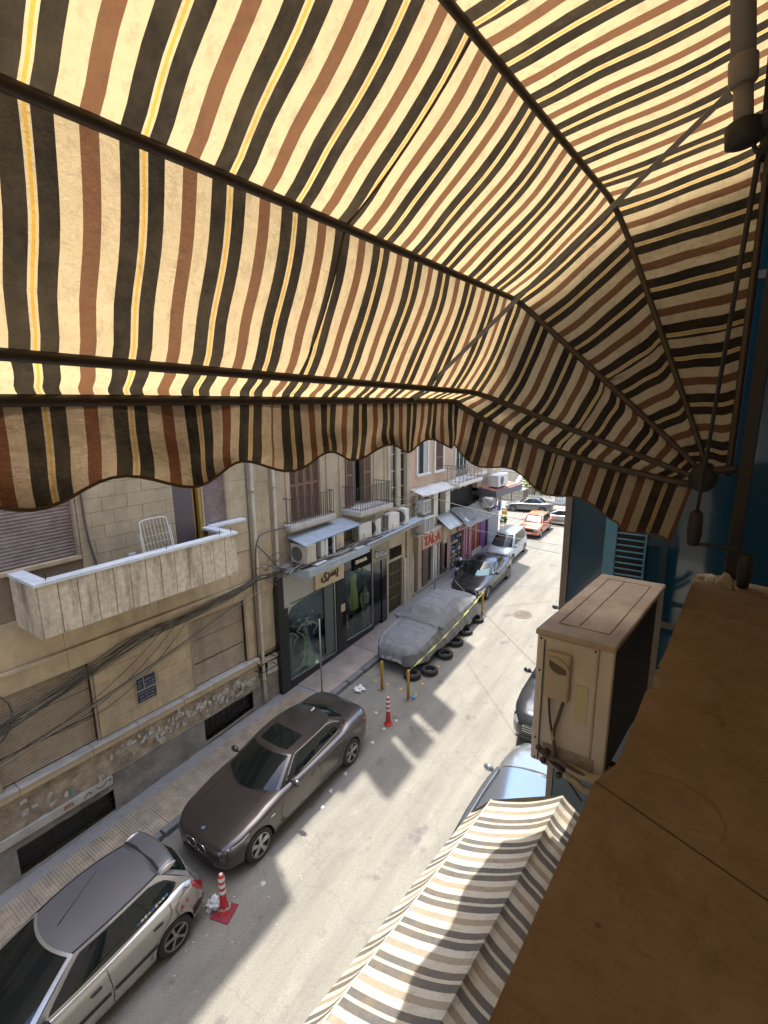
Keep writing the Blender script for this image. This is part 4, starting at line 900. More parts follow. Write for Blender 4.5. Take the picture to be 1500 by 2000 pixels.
# ------------------------------------------------------------------ mannequins in the windows
M_skin = flat('pale_plastic_skin', (.75, .68, .60), .4)
def mannequin(lab, x, y, zf, h, dress_mt, style, rz=0.0):
    t = thing('mannequin', lab, 'mannequin', (0, 0, 0)); k = h/1.75
    jt = {'pel': (0, 0, .95), 'wai': (0, 0, 1.08), 'che': (0, -.01, 1.28), 'nec': (0, 0, 1.46), 'hed': (0, -.01, 1.58), 'top': (0, 0, 1.72)}
    if style == 'hips': L_ = [(.17, 0, 1.40), (.40, -.02, 1.20), (.19, -.08, 1.02)]; R_ = [(-.17, 0, 1.40), (-.40, -.02, 1.20), (-.19, -.08, 1.02)]
    else: L_ = [(.17, 0, 1.40), (.24, -.02, 1.12), (.25, -.10, .88)]; R_ = [(-.17, 0, 1.40), (-.26, 0, 1.12), (-.24, -.08, .88)]
    vs = list(jt.values()); rad = [.13, .105, .13, .045, .075, .06]; ed = [(0, 1), (1, 2), (2, 3), (3, 4), (4, 5)]
    for arm in (L_, R_):
        n = len(vs); vs += arm; rad += [.05, .036, .025]; ed += [(2, n), (n, n+1), (n+1, n+2)]
        vs.append((arm[2][0]*.97, arm[2][1]-.05, arm[2][2]-.08)); rad.append(.018); ed.append((n+2, n+3))
    for s in (1, -1):
        n = len(vs); vs += [(s*.09, 0, .88), (s*.10, -.01, .48), (s*.10, .02, .08), (s*.11, -.12, .03)]; rad += [.085, .055, .035, .03]; ed += [(0, n), (n, n+1), (n+1, n+2), (n+2, n+3)]
    me = bpy.data.meshes.new('body'); me.from_pydata([Vector(v)*k for v in vs], ed, []); o = bpy.data.objects.new('body', me); C.objects.link(o)
    sm = o.modifiers.new('s', 'SKIN')
    for i, r in enumerate(rad): me.skin_vertices[0].data[i].radius = (r*k, r*k)
    me.skin_vertices[0].data[0].use_root = True
    o.modifiers.new('u', 'SUBSURF').levels = 1
    o.parent = t; me.materials.append(M_skin)
    try:
        bpy.context.view_layer.update(); m2 = bpy.data.meshes.new_from_object(o.evaluated_get(bpy.context.evaluated_depsgraph_get()))
        o.modifiers.clear(); o.data = m2; m2.materials.clear(); m2.materials.append(M_skin); m2.polygons.foreach_set('use_smooth', [True]*len(m2.polygons))
    except Exception: pass
    if style == 'hips': prof = [(.075, 1.42), (.15, 1.34), (.125, 1.10), (.16, .95), (.19, .6), (.26, .25), (.44, .02)]
    elif style == 'short': prof = [(.08, 1.45), (.17, 1.38), (.13, 1.10), (.18, .92), (.24, .66)]
    else: prof = [(.14, 1.08), (.155, .95), (.15, .5), (.17, .08)]
    def fn(u, v):
        a = 2*math.pi*u; q = v*(len(prof)-1); i = min(int(q), len(prof)-2); f = q-i; r = prof[i][0]+(prof[i+1][0]-prof[i][0])*f; z = prof[i][1]+(prof[i+1][1]-prof[i][1])*f
        r *= 1+.10*v*math.sin(a*9); return Vector((math.cos(a)*r*1.05, math.sin(a)*r*.78, z))*k
    MB().grid(fn, 54, 18).build('skirt' if style == 'top' else 'dress', dress_mt, t, smooth=True)
    if style == 'top':
        pf2 = [(.08, 1.46), (.19, 1.38), (.15, 1.12), (.18, .98)]
        def f2(u, v):
            a = 2*math.pi*u; q = v*3; i = min(int(q), 2); f = q-i; r = pf2[i][0]+(pf2[i+1][0]-pf2[i][0])*f; z = pf2[i][1]+(pf2[i+1][1]-pf2[i][1])*f
            return Vector((math.cos(a)*r*1.15, math.sin(a)*r*.8, z))*k
        MB().grid(f2, 30, 8).build('blouse', mat('patterned_blouse', (.6, .48, .48), .8, .8, 22), t, smooth=True)
    MB().blob((0, .01*k, 1.64*k), .085*k, .095*k, .10*k).build('hair', M_blk, t, smooth=True)
    t.location = (x, y, zf); t.rotation_euler = (0, 0, rz)
mannequin('mannequin in a flared pale green gown, hands on hips, first window', SX-.35, 10.28, gz(10.2)+.33, 1.62, mat('sage_gown', (.55, .60, .48), .6, .5, 8), 'hips', R(75))
o = MB().hexa([(SX-.2, 10.22, -6.75), (SX-.18, 10.32, -6.75), (SX-.16, 10.42, -7.5), (SX-.16, 10.34, -7.5), (SX-.22, 10.22, -6.5), (SX-.2, 10.28, -6.5), (SX-.19, 10.35, -6.7), (SX-.2, 10.3, -6.7)]).build('sash', flat('blue_satin', (.03, .06, .22), .4)); tag(o, 'blue satin sash hanging on the green gown in the first window', 'sash')
mannequin('mannequin in a short dark plum dress in the second window', SX-.3, 12.05, gz(12)+.62, 1.4, flat('plum_dress', (.12, .04, .07), .7), 'short', R(80))
mannequin('mannequin in a patterned blouse and long brown skirt, second window', SX-.25, 13.12, gz(13)+.28, 1.55, flat('brown_skirt', (.2, .13, .12), .7), 'top', R(80))
mannequin('mannequin in a long dark green gown at the near end of the first window', SX-.45, 9.55, gz(9.5)+.33, 1.5, flat('bottle_gown', (.08, .17, .13), .7), 'hips', R(75))
hd = thing('hanging_dress', 'yellow green long dress hanging high in the second shop window', 'dress', (0, 0, 0))
def hdf(u, v):
    a = 2*math.pi*u; r = .17+.03*v-.05*math.exp(-((v-.35)/.12)**2); r *= 1+.12*v*math.sin(a*8)
    return Vector((math.cos(a)*r*.5, math.sin(a)*r, -v*1.25))
MB().grid(hdf, 48, 14).build('gown', flat('chartreuse_cloth', (.55, .55, .14), .8), hd, smooth=True)
MB().tube([(0, -.14, 0), (0, 0, .16), (0, .14, 0)], .008, 5).build('hanger', M_dark, hd); MB().cyl((0, 0, .16), (0, 0, .3), .006).build('hook', M_dark, hd)
hd.location = (SX-.3, 12.52, -5.55)
# ------------------------------------------------------------------ third building: peach front, small shops below
M_peach = mat('peach_render', (.50, .37, .275), .92, .12, 2, bump=.2, dirt=(.30, .24, .19), dirt_amt=.45, streak=1)
M_trim = mat('white_trim', (.62, .61, .57), .8, .1, 4, bump=.1, dirt=(.4, .37, .32), dirt_amt=.4)
M_pinkw = mat('dusty_pink_wall', (.44, .27, .26), .9, .2, 4, bump=.2, dirt=(.3, .22, .2))
M_pinkc = flat('pink_column', (.45, .24, .30), .6); M_purp = flat('purple_wall', (.20, .08, .24), .8)
M_oran = flat('orange_red_door', (.34, .07, .025), .6); M_brn = flat('brown_panel', (.14, .09, .075), .5)
M_gryb = flat('grey_board', (.27, .27, .29), .6); M_tarp = mat('grey_tarpaulin', (.15, .145, .13), .6, .3, 5, bump=.5, bscale=12, dirt=(.3, .28, .24), dirt_amt=.6, dirt_scale=3)
b3 = thing('building', 'peach building with white trimmed windows and ornate balcony beyond the dress shops', 'building', (BX, 19, -7.5))
MB().box(-15, BX, 15.93, 23.2, -3.3, gz(19)+14.6).build('wall', M_peach, b3)
MB().box(-15, BX-.6, 15.93, 24.85, -8, -3.3).build('core', M_black, b3)
MB().box(-14, BX-.3, 22.9, 24.85, -4.3, 2).build('annex_wall', M_tanw, b3)
for y0, y1 in ((15.93, 16.35), (17.85, 18.2), (18.9, 19.3)): MB().box(BX-.6, BX+.02, y0, y1, -7.8, -3.3).build('pilaster', M_trim if y0 > 17 else M_tanw, b3)
MB().box(BX-.6, BX-.25, 16.35, 19.3, -5.1, -3.3).build('lower_wall', M_tanw, b3)
def win3(y0, y1, z0, z1, leaf):
    f = MB(); t = .1
    f.box(BX, BX+.06, y0-t, y0, z0, z1+t); f.box(BX, BX+.06, y1, y1+t, z0, z1+t); f.box(BX, BX+.06, y0, y1, z1, z1+t)
    o = f.build('window_frame', M_trim, b3)
    MB().box(BX, BX+.13, y0-t-.05, y1+t+.05, z0-.09, z0).build('window_sill', M_trim, o, bevel=.01)
    MB().box(BX-.01, BX+.006, y0, y1, z0, z1).build('pane', M_black if leaf == 0 else M_shopg, o)
    if leaf == 1: louvre_leaf(y0, y1, z0, z1, BX+.01, b3, M_brs)
    if leaf == 0: MB().box(BX+.008, BX+.03, y0+(y1-y0)*.6, y1, z0, z1).build('casement', flat('grey_casement', (.35, .37, .38), .5), o); MB().box(BX+.008, BX+.03, y0, y0+.14, z0, z1).build('casement', M_brs, o)
    if leaf == 2:
        for a in (.32, .66): MB().box(BX+.008, BX+.03, y0+(y1-y0)*a-.02, y0+(y1-y0)*a+.02, z0, z1).build('casement_bar', M_trim, o)
win3(16.5, 17.25, -2.68, -1.2, 0); win3(17.9, 18.55, -2.7, -1.2, 1); win3(19.75, 20.95, -3.2, -1.2, 2); win3(21.5, 22.2, -2.7, -1.2, 2)
MB().box(BX, BX+.05, 15.95, 23.2, -3.42, -3.28).build('string_course', M_trim, b3)
bl3 = MB().box(BX, -9.0, 18.6, 20.95, -3.42, -3.27).build('balcony', M_trim, b3, bevel=.015)
for y in (18.75, 19.45, 20.15, 20.8): MB().prism([(BX, -3.42), (-9.12, -3.42), (-9.2, -3.5), (-9.5, -3.56), (BX, -3.78)], 1, y-.06, y+.06).build('console', M_trim, bl3)
M_rust = flat('rusty_ironwork', (.16, .12, .08), .7)
for z in (-2.56, -3.22, -2.68): MB().tube([(BX, 18.65, z), (-9.04, 18.65, z), (-9.04, 20.9, z), (BX, 20.9, z)], .014, 4).build('handrail', M_rust, bl3)
for i in range(7):
    y = 18.65+i*.375; MB().cyl((-9.04, y, -3.27), (-9.04, y, -2.54), .013, n=4).build('rail_post', M_rust, bl3)
    if i < 6:
        for zc in (-2.83, -3.06): MB().tube([(-9.04, y+.1875+math.cos(a)*.09, zc+math.sin(a)*.10) for a in [2*math.pi*k/12 for k in range(12)]], .009, 4, True).build('scroll_ring', M_rust, bl3)
for xx in (-9.22, -9.42, -9.6):
    MB().cyl((xx, 18.65, -3.27), (xx, 18.65, -2.54), .01, n=4).build('rail_post', M_rust, bl3)
MB().box(-9.35, -9.15, 19.9, 20.2, -2.9, -2.45).build('chair_back', M_trim, bl3)
cn = thing('sheet_roof', 'white corrugated sheet ledge under the peach building windows', 'sheet roof', (-9.4, 16.8, -3.3))
def corr(x0, z0, x1, z1, y0, y1, n, par, mt, amp=.018, name='corrugated_sheet'):
    MB().grid(lambda u, v: Vector((x0+(x1-x0)*v, y0+(y1-y0)*u, z0+(z1-z0)*v+math.sin(u*n*2*math.pi)*amp)), n*6, 3).build(name, mt, par, smooth=True, thick=.012)
corr(BX, -3.2, -9.15, -3.42, 15.95, 18.55, 11, cn, M_trim)
g = 'stacked air conditioners above the red lettered sign'
split_unit('upper of two grille sided units stacked by the peach building', (-9.42, 16.35, -4.18), .55, .58, .34, R(90), 'grille', g)
split_unit('lower of two grille sided units stacked by the peach building', (-9.36, 16.4, -4.92), .7, .66, .38, R(90), 'grille', g)
for y0, y1 in ((17.1, 17.35), (17.5, 17.8), (18.3, 18.8)): MB().box(BX-.24, BX-.2, y0, y1, -4.9, -3.6).build('window', M_shopg, b3)
# TAL-A shop
ta = thing('boutique', 'small boutique front below the red letters with brown panels', 'shop front', (-9.7, 17.5, -7.6))
MB().box(BX-.3, -9.56, 16.25, 16.5, -5.75, -5.05).build('sign_side', M_tanw, ta); MB().box(BX-.3, -9.45, 18.12, 18.45, -5.8, -5.05).build('sign_side', M_tanw, ta)
MB().box(BX-.3, -9.5, 16.1, 18.5, -5.08, -4.98).build('ledge', M_greys, ta)
st = sign('pale orange sign board with big red latin letters', 16.5, 18.12, -5.68, -5.09, -9.52, mat('pale_orange_board', (.45, .30, .20), .8, .1, 3))
text('lettering', 'TAL·A', .40, (-9.51, 17.3, -5.37), (0, 1, 0), (0, 0, 1), M_rdl, st, .012, .014, width=1.35)
for y0, y1, m_ in ((16.3, 16.6, M_brn), (17.0, 17.42, M_brn), (18.62, 19.1, M_brn)): MB().box(BX-.08, BX+.02, y0, y1, -7.75, -5.7).build('panel', m_, ta)
MB().box(BX-.12, BX-.04, 16.6, 17.0, -7.7, -5.7).build('side_window', M_tanw, ta)
MB().box(BX-.10, BX-.09, 17.42, 18.6, -7.6, -5.75).build('door_pane', M_shopg, ta); MB().box(BX-.1, BX-.04, 18.45, 18.52, -7.6, -5.7).build('door_frame', M_trim, ta)
MB().sbox(BX-.3, BX+.06, 16.2, 19.2, gz(16.2)+.05, gz(16.2)+.24).build('step', M_conc, ta)
MB().box(BX-.3, BX+.03, 19.1, 19.42, -7.65, -5.4).build('pink_pier', M_pinkw, b3)
MB().box(BX-.3, BX+.06, 18.5, 19.2, -5.7, -4.9).build('wall_box', M_tanw, b3)
# goods display and pink shop
ps = thing('goods_shop', 'pink columned shop stacked with goods behind the parked scooter', 'shop front', (BX, 20.4, -7.4))
MB().box(BX-.2, BX-.15, 19.42, 20.75, -7.5, -5.0).build('back', flat('dim_shop', (.05, .045, .045), .8), ps)
gd = [flat('goods_'+n_, c) for n_, c in (('grey', (.22, .22, .23)), ('beige', (.32, .28, .22)), ('dark', (.06, .06, .07)), ('blue', (.10, .14, .22)), ('white', (.5, .5, .48)))]
for i in range(9):
    for j in range(4): 
        y = 19.46+j*.3; z = -7.35+i*.22; MB().box(BX-.14, BX-.02+random.uniform(-.04, .02), y, y+random.uniform(.16, .27), z, z+random.uniform(.08, .17)).build('goods', random.choice(gd), ps)
for y0, y1 in ((20.72, 20.85), (20.95, 21.12), (21.3, 21.58)): MB().box(BX-.1, BX+.06, y0, y1, -7.45, -5.3).build('column', M_pinkc, ps, bevel=.01)
MB().box(BX-.12, BX+.0, 20.85, 21.3, -7.4, -5.4).build('panel', flat('maroon_panel', (.12, .03, .04), .6), ps)
s4 = sign('pink shop sign with dark painted characters', 20.0, 21.25, -5.72, -5.32, BX+.12, flat('pink_board', (.50, .26, .24), .7), .14)
text('lettering', '1013', .26, (BX+.125, 20.65, -5.5), (0, 1, 0), (0, 0, 1), M_blk, s4, .006, .004, width=.8)
MB().prism([(19.95, -5.32), (20.5, -5.12), (21.1, -5.08), (21.3, -5.3)], 0, BX, BX+.13).build('sign_top', M_pinkw, s4)
MB().box(BX-.2, BX+.04, 19.42, 20.0, -5.75, -5.1).build('wall_box', M_tanw, ps)
od = thing('shop_door', 'orange red double door beside the purple corner wall', 'door', (BX, 22.1, -7.3))
for y0, y1 in ((21.64, 22.1), (22.16, 22.62)):
    MB().box(BX-.05, BX+.02, y0, y1, -7.2, -5.62).build('leaf', M_oran, od, bevel=.008)
    for z in (-7.05, -6.55, -6.1): MB().box(BX+.022, BX+.035, y0+.1, y1-.1, z, z+.3).build('leaf_panel', flat('deep_orange', (.26, .05, .02), .6), od)
MB().box(BX+.0, BX+.05, 22.1, 22.16, -7.1, -5.7).build('goods_strip', M_trim, od)
MB().sbox(BX-.3, BX+.1, 21.6, 22.7, gz(21.6)+.05, gz(21.6)+.3).build('step', M_trim, od)
MB().box(BX-.3, BX+.05, 22.64, 23.25, -7.4, -5.15).build('purple_wall', M_purp, b3); MB().box(BX-.3, BX+.02, 21.55, 22.64, -5.6, -5.0).build('purple_wall', M_purp, b3)
MB().box(BX-.3, BX+.03, 22.85, 23.0, -6.9, -5.3).build('dark_strip', M_brn, b3)
MB().box(BX-.35, BX-.02, 23.25, 24.85, -7.4, -4.3).build('corner_wall', M_gryb, b3)
gbd = thing('hoarding', 'plain grey board standing at the street corner', 'board', (BX, 24.1, -7.2)); MB().sbox(BX-.02, BX+.10, 23.46, 24.82, gz(23.46)+.12, -5.40, .06*.3).build('board', M_gryb, gbd); MB().sbox(BX-.0, BX+.12, 23.46, 24.82, -5.40, -5.36, .06*.3).build('top_trim', M_purp, gbd)
MB().box(BX, BX+.07, 23.27, 23.44, -7.2, -5.3).build('door', M_black, b3)
a1 = thing('sheet_roof', 'bluish white corrugated awning above the passage beyond the red lettered sign', 'sheet roof', (-9.4, 19, -5)); corr(BX, -4.62, -9.1, -5.12, 18.0, 19.9, 8, a1, mat('bluish_white_sheet', (.5, .55, .58), .5, .1, 4))
tp = thing('tarpaulin', 'sagging grey tarpaulin slung over the pink and orange shop fronts', 'tarpaulin', (-9.3, 21, -5))
def tf(u, v):
    y = 19.2+u*3.4; x = BX+v*.95; z = -4.55-.62*v-.12*math.sin(math.pi*u)*v-.25*u*(1-v)+.05*math.sin(u*9+v*4)+noise.noise(Vector((u*6, v*4, 1)))*.07; return (x, y, z)
MB().grid(tf, 36, 12).build('sheet', M_tarp, tp, smooth=True)
MB().tube([tf(i/12, 1) for i in range(13)], .02, 5).build('edge_pipe', M_brn, tp)
rc = thing('canopy', 'dark grey canopy box with faded red top at the street corner', 'canopy', (-9.3, 24.6, -4.5))
MB().hexa([(-10.6, 22.9, -4.5), (-9.1, 22.9, -4.55), (-9.0, 26.3, -4.62), (-10.6, 26.3, -4.6), (-10.6, 22.9, -4.1), (-9.1, 22.9, -4.28), (-9.0, 26.3, -4.30), (-10.6, 26.3, -4.2)]).build('box', flat('dark_fascia', (.10, .095, .10), .6), rc)
MB().hexa([(-10.5, 23.0, -4.09), (-9.2, 23.0, -4.255), (-9.15, 26.2, -4.28), (-10.5, 26.2, -4.18), (-10.5, 23.0, -4.06), (-9.2, 23.0, -4.225), (-9.15, 26.2, -4.25), (-10.5, 26.2, -4.15)]).build('top', mat('faded_red_top', (.34, .13, .09), .8, .3, 4, dirt=(.5, .42, .3)), rc)
split_unit('large white unit on the dark corner canopy', (-9.45, 24.0, -4.15), 1.3, .62, .5, R(90), 'fan')
split_unit('small grey unit above the tarpaulin', (-9.3, 22.35, -4.98), .4, .5, .4, R(90), 'fan')
ap = thing('duct_hoops', 'three curved white pipes arching out of the wall at the corner', 'pipes', (-9.6, 23.8, -5))
for k in range(3):
    y = 23.2+k*.3
    MB().tube([(-9.75+.5*math.sin(t)*1.0, y+.25*(1-math.cos(t)), -4.75+.35*math.sin(t*.9+.4)-(.9 if i == 10 else 0)) for i, t in enumerate([math.pi*j/10*.75 for j in range(11)])], .025, 6).build('hoop_pipe', M_trim, ap, smooth=True)
MB().box(-9.35, -9.28, 23.9, 24.1, -5.4, -4.9).build('blue_bottle', flat('blue_plastic', (.06, .16, .45), .4), ap)
for k in range(7):
    y = 21.3+k*.35; MB().tube([(-9.7, y, -4.6-.1*math.sin(k)), (-9.3, y+.2, -4.4+.15*math.sin(k*2)), (-9.1, y+.4, -4.75)], .012, 4).build('loose_cable', M_cab, ap)
# ------------------------------------------------------------------ across the far street
fw = thing('wall', 'sunlit rubble stone wall with paler panels across the far street', 'wall', (-12.3, 33.3, -6.8))
M_rub2 = mat('sunlit_rubble', (.42, .37, .27), .95, .3, 9, bump=.9, bscale=14)
for x0, x1 in ((-14.9, -13.7), (-13.65, -12.95), (-12.88, -12.1), (-12.05, -11.25)):
    for r in range(4):
        x = x0
        while x < x1-.05:
            l = random.uniform(.2, .34); MB().box(x+.01, min(x+l, x1)-.01, 33.2, 33.3+random.uniform(-.02, .02)*0, -6.9+r*.25+.01, -6.65+r*.25-.01).build('stone', M_rub2, fw); x += l
MB().box(-15, -11.2, 33.3, 33.7, -7, -5.86).build('wall_core', M_mort, fw); MB().box(-15, -11.2, 33.15, 33.75, -5.9, -5.82).build('coping', M_trim, fw)
fs = thing('stairs', 'pale stone stairs with a sloping white side wall behind the rubble wall', 'stairs', (-11.7, 34, -6.5))
for k in range(10): MB().box(-12.2, -10.9, 34+k*.3, 34.3+k*.3, -6.6, -5.9+k*.14).build('step', M_stone2, fs)
MB().hexa([(-12.25, 33.7, -6.8), (-12.05, 33.7, -6.8), (-12.05, 37, -6.8), (-12.25, 37, -6.8), (-12.25, 33.7, -5.8), (-12.05, 33.7, -5.8), (-12.05, 37, -4.3), (-12.25, 37, -4.3)]).build('side_wall', M_cap, fs)
fb = thing('building', 'beige stone building with white framed window beyond the far wall', 'building', (-13, 38, -6))
MB().box(-24, -11.6, 37.2, 46, -6.7, 3).build('wall', M_stone2, fb)
for x in (-15.4, -13.9, -12.9):
    f = MB().box(x-.5, x+.5, 37.1, 37.2, -5.2, -3.4).build('window', M_trim, fb)
    for q in (-.42, .03): MB().box(x+q, x+q+.38, 37.06, 37.09, -5.1, -3.5).build('pane', flat('pale_pane', (.30, .33, .33), .3), f)
fb2 = thing('building', 'far beige block closing the view behind the tree', 'building', (-6, 46, -6)); MB().box(-11.3, 6, 44, 52, -6.7, 5).build('wall', M_tanw, fb2)
for x in range(-10, 5, 2):
    for z in (-4.6, -2): MB().box(x, x+.9, 43.94, 43.99, z, z+1.4).build('window', M_shopg, fb2)
fc = thing('fence', 'white pointed picket fence beyond the grey sedan', 'fence', (-10, 33.4, -6.7))
for k in range(22):
    x = -10.95+k*.11; MB().prism([(x, -6.62), (x+.06, -6.62), (x+.06, -6.22), (x+.03, -6.12), (x, -6.22)], 1, 33.35, 33.38).build('picket', M_trim, fc)
for z in (-6.55, -6.3): MB().box(-11, -8.5, 33.385, 33.41, z, z+.04).build('fence_rail', M_trim, fc)
MB().box(-11, -8.5, 33.45, 33.6, -6.8, -6.55).build('fence_kerb', M_conc, fc)
bs = thing('kiosk', 'pale blue kiosk with a white post behind the parked silver car', 'kiosk', (-8.6, 34.2, -6.6))
MB().box(-9.3, -6.5, 34.0, 35.5, -6.75, -6.18).build('counter', flat('pale_blue_panel', (.30, .38, .42), .6), bs); MB().box(-9.3, -6.5, 33.9, 35.5, -6.9, -6.76).build('base', M_blk, bs); MB().box(-8.72, -8.6, 33.8, 33.95, -6.9, -5.2).build('post', M_cap, bs); MB().box(-9.3, -6.3, 33.7, 35.5, -5.3, -5.2).build('roof', M_conc, bs)
# tree with leaf clumps
tr = thing('tree', 'small bright green leafy tree above the rubble wall', 'tree', (-10.8, 34.2, -6.7))
M_bark = mat('bark', (.12, .09, .06), .95, .3, 20); 
def leafmat(n_, c):
    m, N, L, b = nodes(n_); d = N.new('ShaderNodeBsdfDiffuse'); t = N.new('ShaderNodeBsdfTranslucent'); x = N.new('ShaderNodeMixShader'); d.inputs[0].default_value = (*c, 1); t.inputs[0].default_value = (c[0]*1.6, c[1]*1.7, c[2], 1); x.inputs[0].default_value = .4
    L.new(d.outputs[0], x.inputs[1]); L.new(t.outputs[0], x.inputs[2]); L.new(x.outputs[0], N['Material Output'].inputs['Surface']); return m
M_leaf = leafmat('leaf', (.07, .14, .025))
MB().tube([(-10.75, 34.2, -6.8), (-10.8, 34.2, -6.2), (-10.7, 34.2, -5.7)], [.07, .06, .04], 6).build('trunk', M_bark, tr)
for dx, dz in ((-.5, .5), (.45, .35), (.1, .8), (.8, 0)): MB().tube([(-10.75, 34.2, -6.0), (-10.75+dx*.5, 34.1, -5.8+dz*.5), (-10.75+dx, 34.1, -5.6+dz)], [.035, .025, .012], 5).build('limb', M_bark, tr)
def leaves(cs, n, s, mt, par, name='foliage'):
    m = MB()
    for _ in range(n):
        c, r = random.choice(cs); v = Vector((random.gauss(0, 1), random.gauss(0, 1), random.gauss(0, 1))).normalized()*r*random.uniform(.5, 1.1)
        p = Vector(c)+v; a = Vector((random.uniform(-1, 1), random.uniform(-1, 1), random.uniform(-.5, .5))).normalized()*s*random.uniform(.6, 1.3); b_ = a.cross(Vector((random.uniform(-1, 1), random.uniform(-1, 1), 1))).normalized()*s*.45
        m.quad(p-a, p+b_, p+a, p-b_)
    o = m.build(name, mt, par); return o
cs = [((-11.2, 34.1, -5.45), .35), ((-10.9, 34, -5.05), .4), ((-10.5, 34, -5.5), .45), ((-10.1, 33.9, -5.9), .4), ((-9.7, 33.9, -6.1), .35), ((-10.3, 34.1, -5.1), .45), ((-9.8, 34, -5.6), .35)]
leaves(cs, 1500, .085, M_leaf, tr)
# corner stand with plant, yellow barrier, yellow chair board
cs_ = thing('plant_stand', 'black iron stand with a leafy plant on the street corner', 'plant stand', (-9.6, 25.3, gz(25.3)))
for z in (.05, .3, .55, .8): MB().tube([(-9.6+.16*math.cos(a), 25.3+.16*math.sin(a), gz(25.3)+z) for a in [2*math.pi*k/10 for k in range(10)]], .015, 4, True).build('ring', M_dark, cs_)
for a in (0, 1.57, 3.14, 4.71): MB().cyl((-9.6+.16*math.cos(a), 25.3+.16*math.sin(a), gz(25.3)), (-9.6+.16*math.cos(a), 25.3+.16*math.sin(a), gz(25.3)+.85), .015, n=4).build('leg', M_dark, cs_)
leaves([((-9.6, 25.3, gz(25.3)+1.0), .2)], 90, .09, M_leaf, cs_, 'plant')
yb = thing('barrier', 'small yellow folding road board in the sunlit crossing', 'barrier', (-10.85, 28.7, gz(28.7)))
M_yb = flat('yellow_board', (.5, .30, .03), .5); zz = gz(28.7)
MB().box(-11.0, -10.68, 28.69, 28.71, zz+.28, zz+.5).build('board', M_yb, yb); MB().box(-11.0, -10.68, 28.70, 28.72, zz+.55, zz+.66).build('board', M_yb, yb)
for x in (-11.0, -10.70): MB().box(x, x+.03, 28.68, 28.7, zz, zz+.68).build('leg', M_yb, yb)
# ------------------------------------------------------------------ cars
M_tyre = mat('tyre_rubber', (.022, .021, .020), .85, .2, 10, bump=.1)
M_rim = flat('alloy', (.38, .38, .37), .3, .85); M_rimd = flat('rim_dark', (.02, .02, .02), .5)
M_glz = flat('car_glass', (.006, .010, .010), .05, spec=.5); M_blt = flat('black_trim', (.015, .015, .016), .45)
M_chr = flat('chrome', (.6, .6, .6), .12, 1); M_tail = flat('red_lamp', (.30, .01, .012), .12, spec=.8, coat=1); M_lamp = flat('clear_lamp', (.42, .44, .45), .08, .4, coat=1); M_lampd = flat('smoked_lamp', (.03, .03, .035), .08, spec=.9, coat=1)
M_plate = flat('number_plate', (.55, .55, .53), .5)
def interp(tab, y):
    if y <= tab[0][0]: return tab[0][1]
    for (a, va), (b, vb) in zip(tab, tab[1:]):
        if y <= b:
            t = (y-a)/(b-a); t = t*t*(3-2*t)*.35+t*.65; return va+(vb-va)*t
    return tab[-1][1]
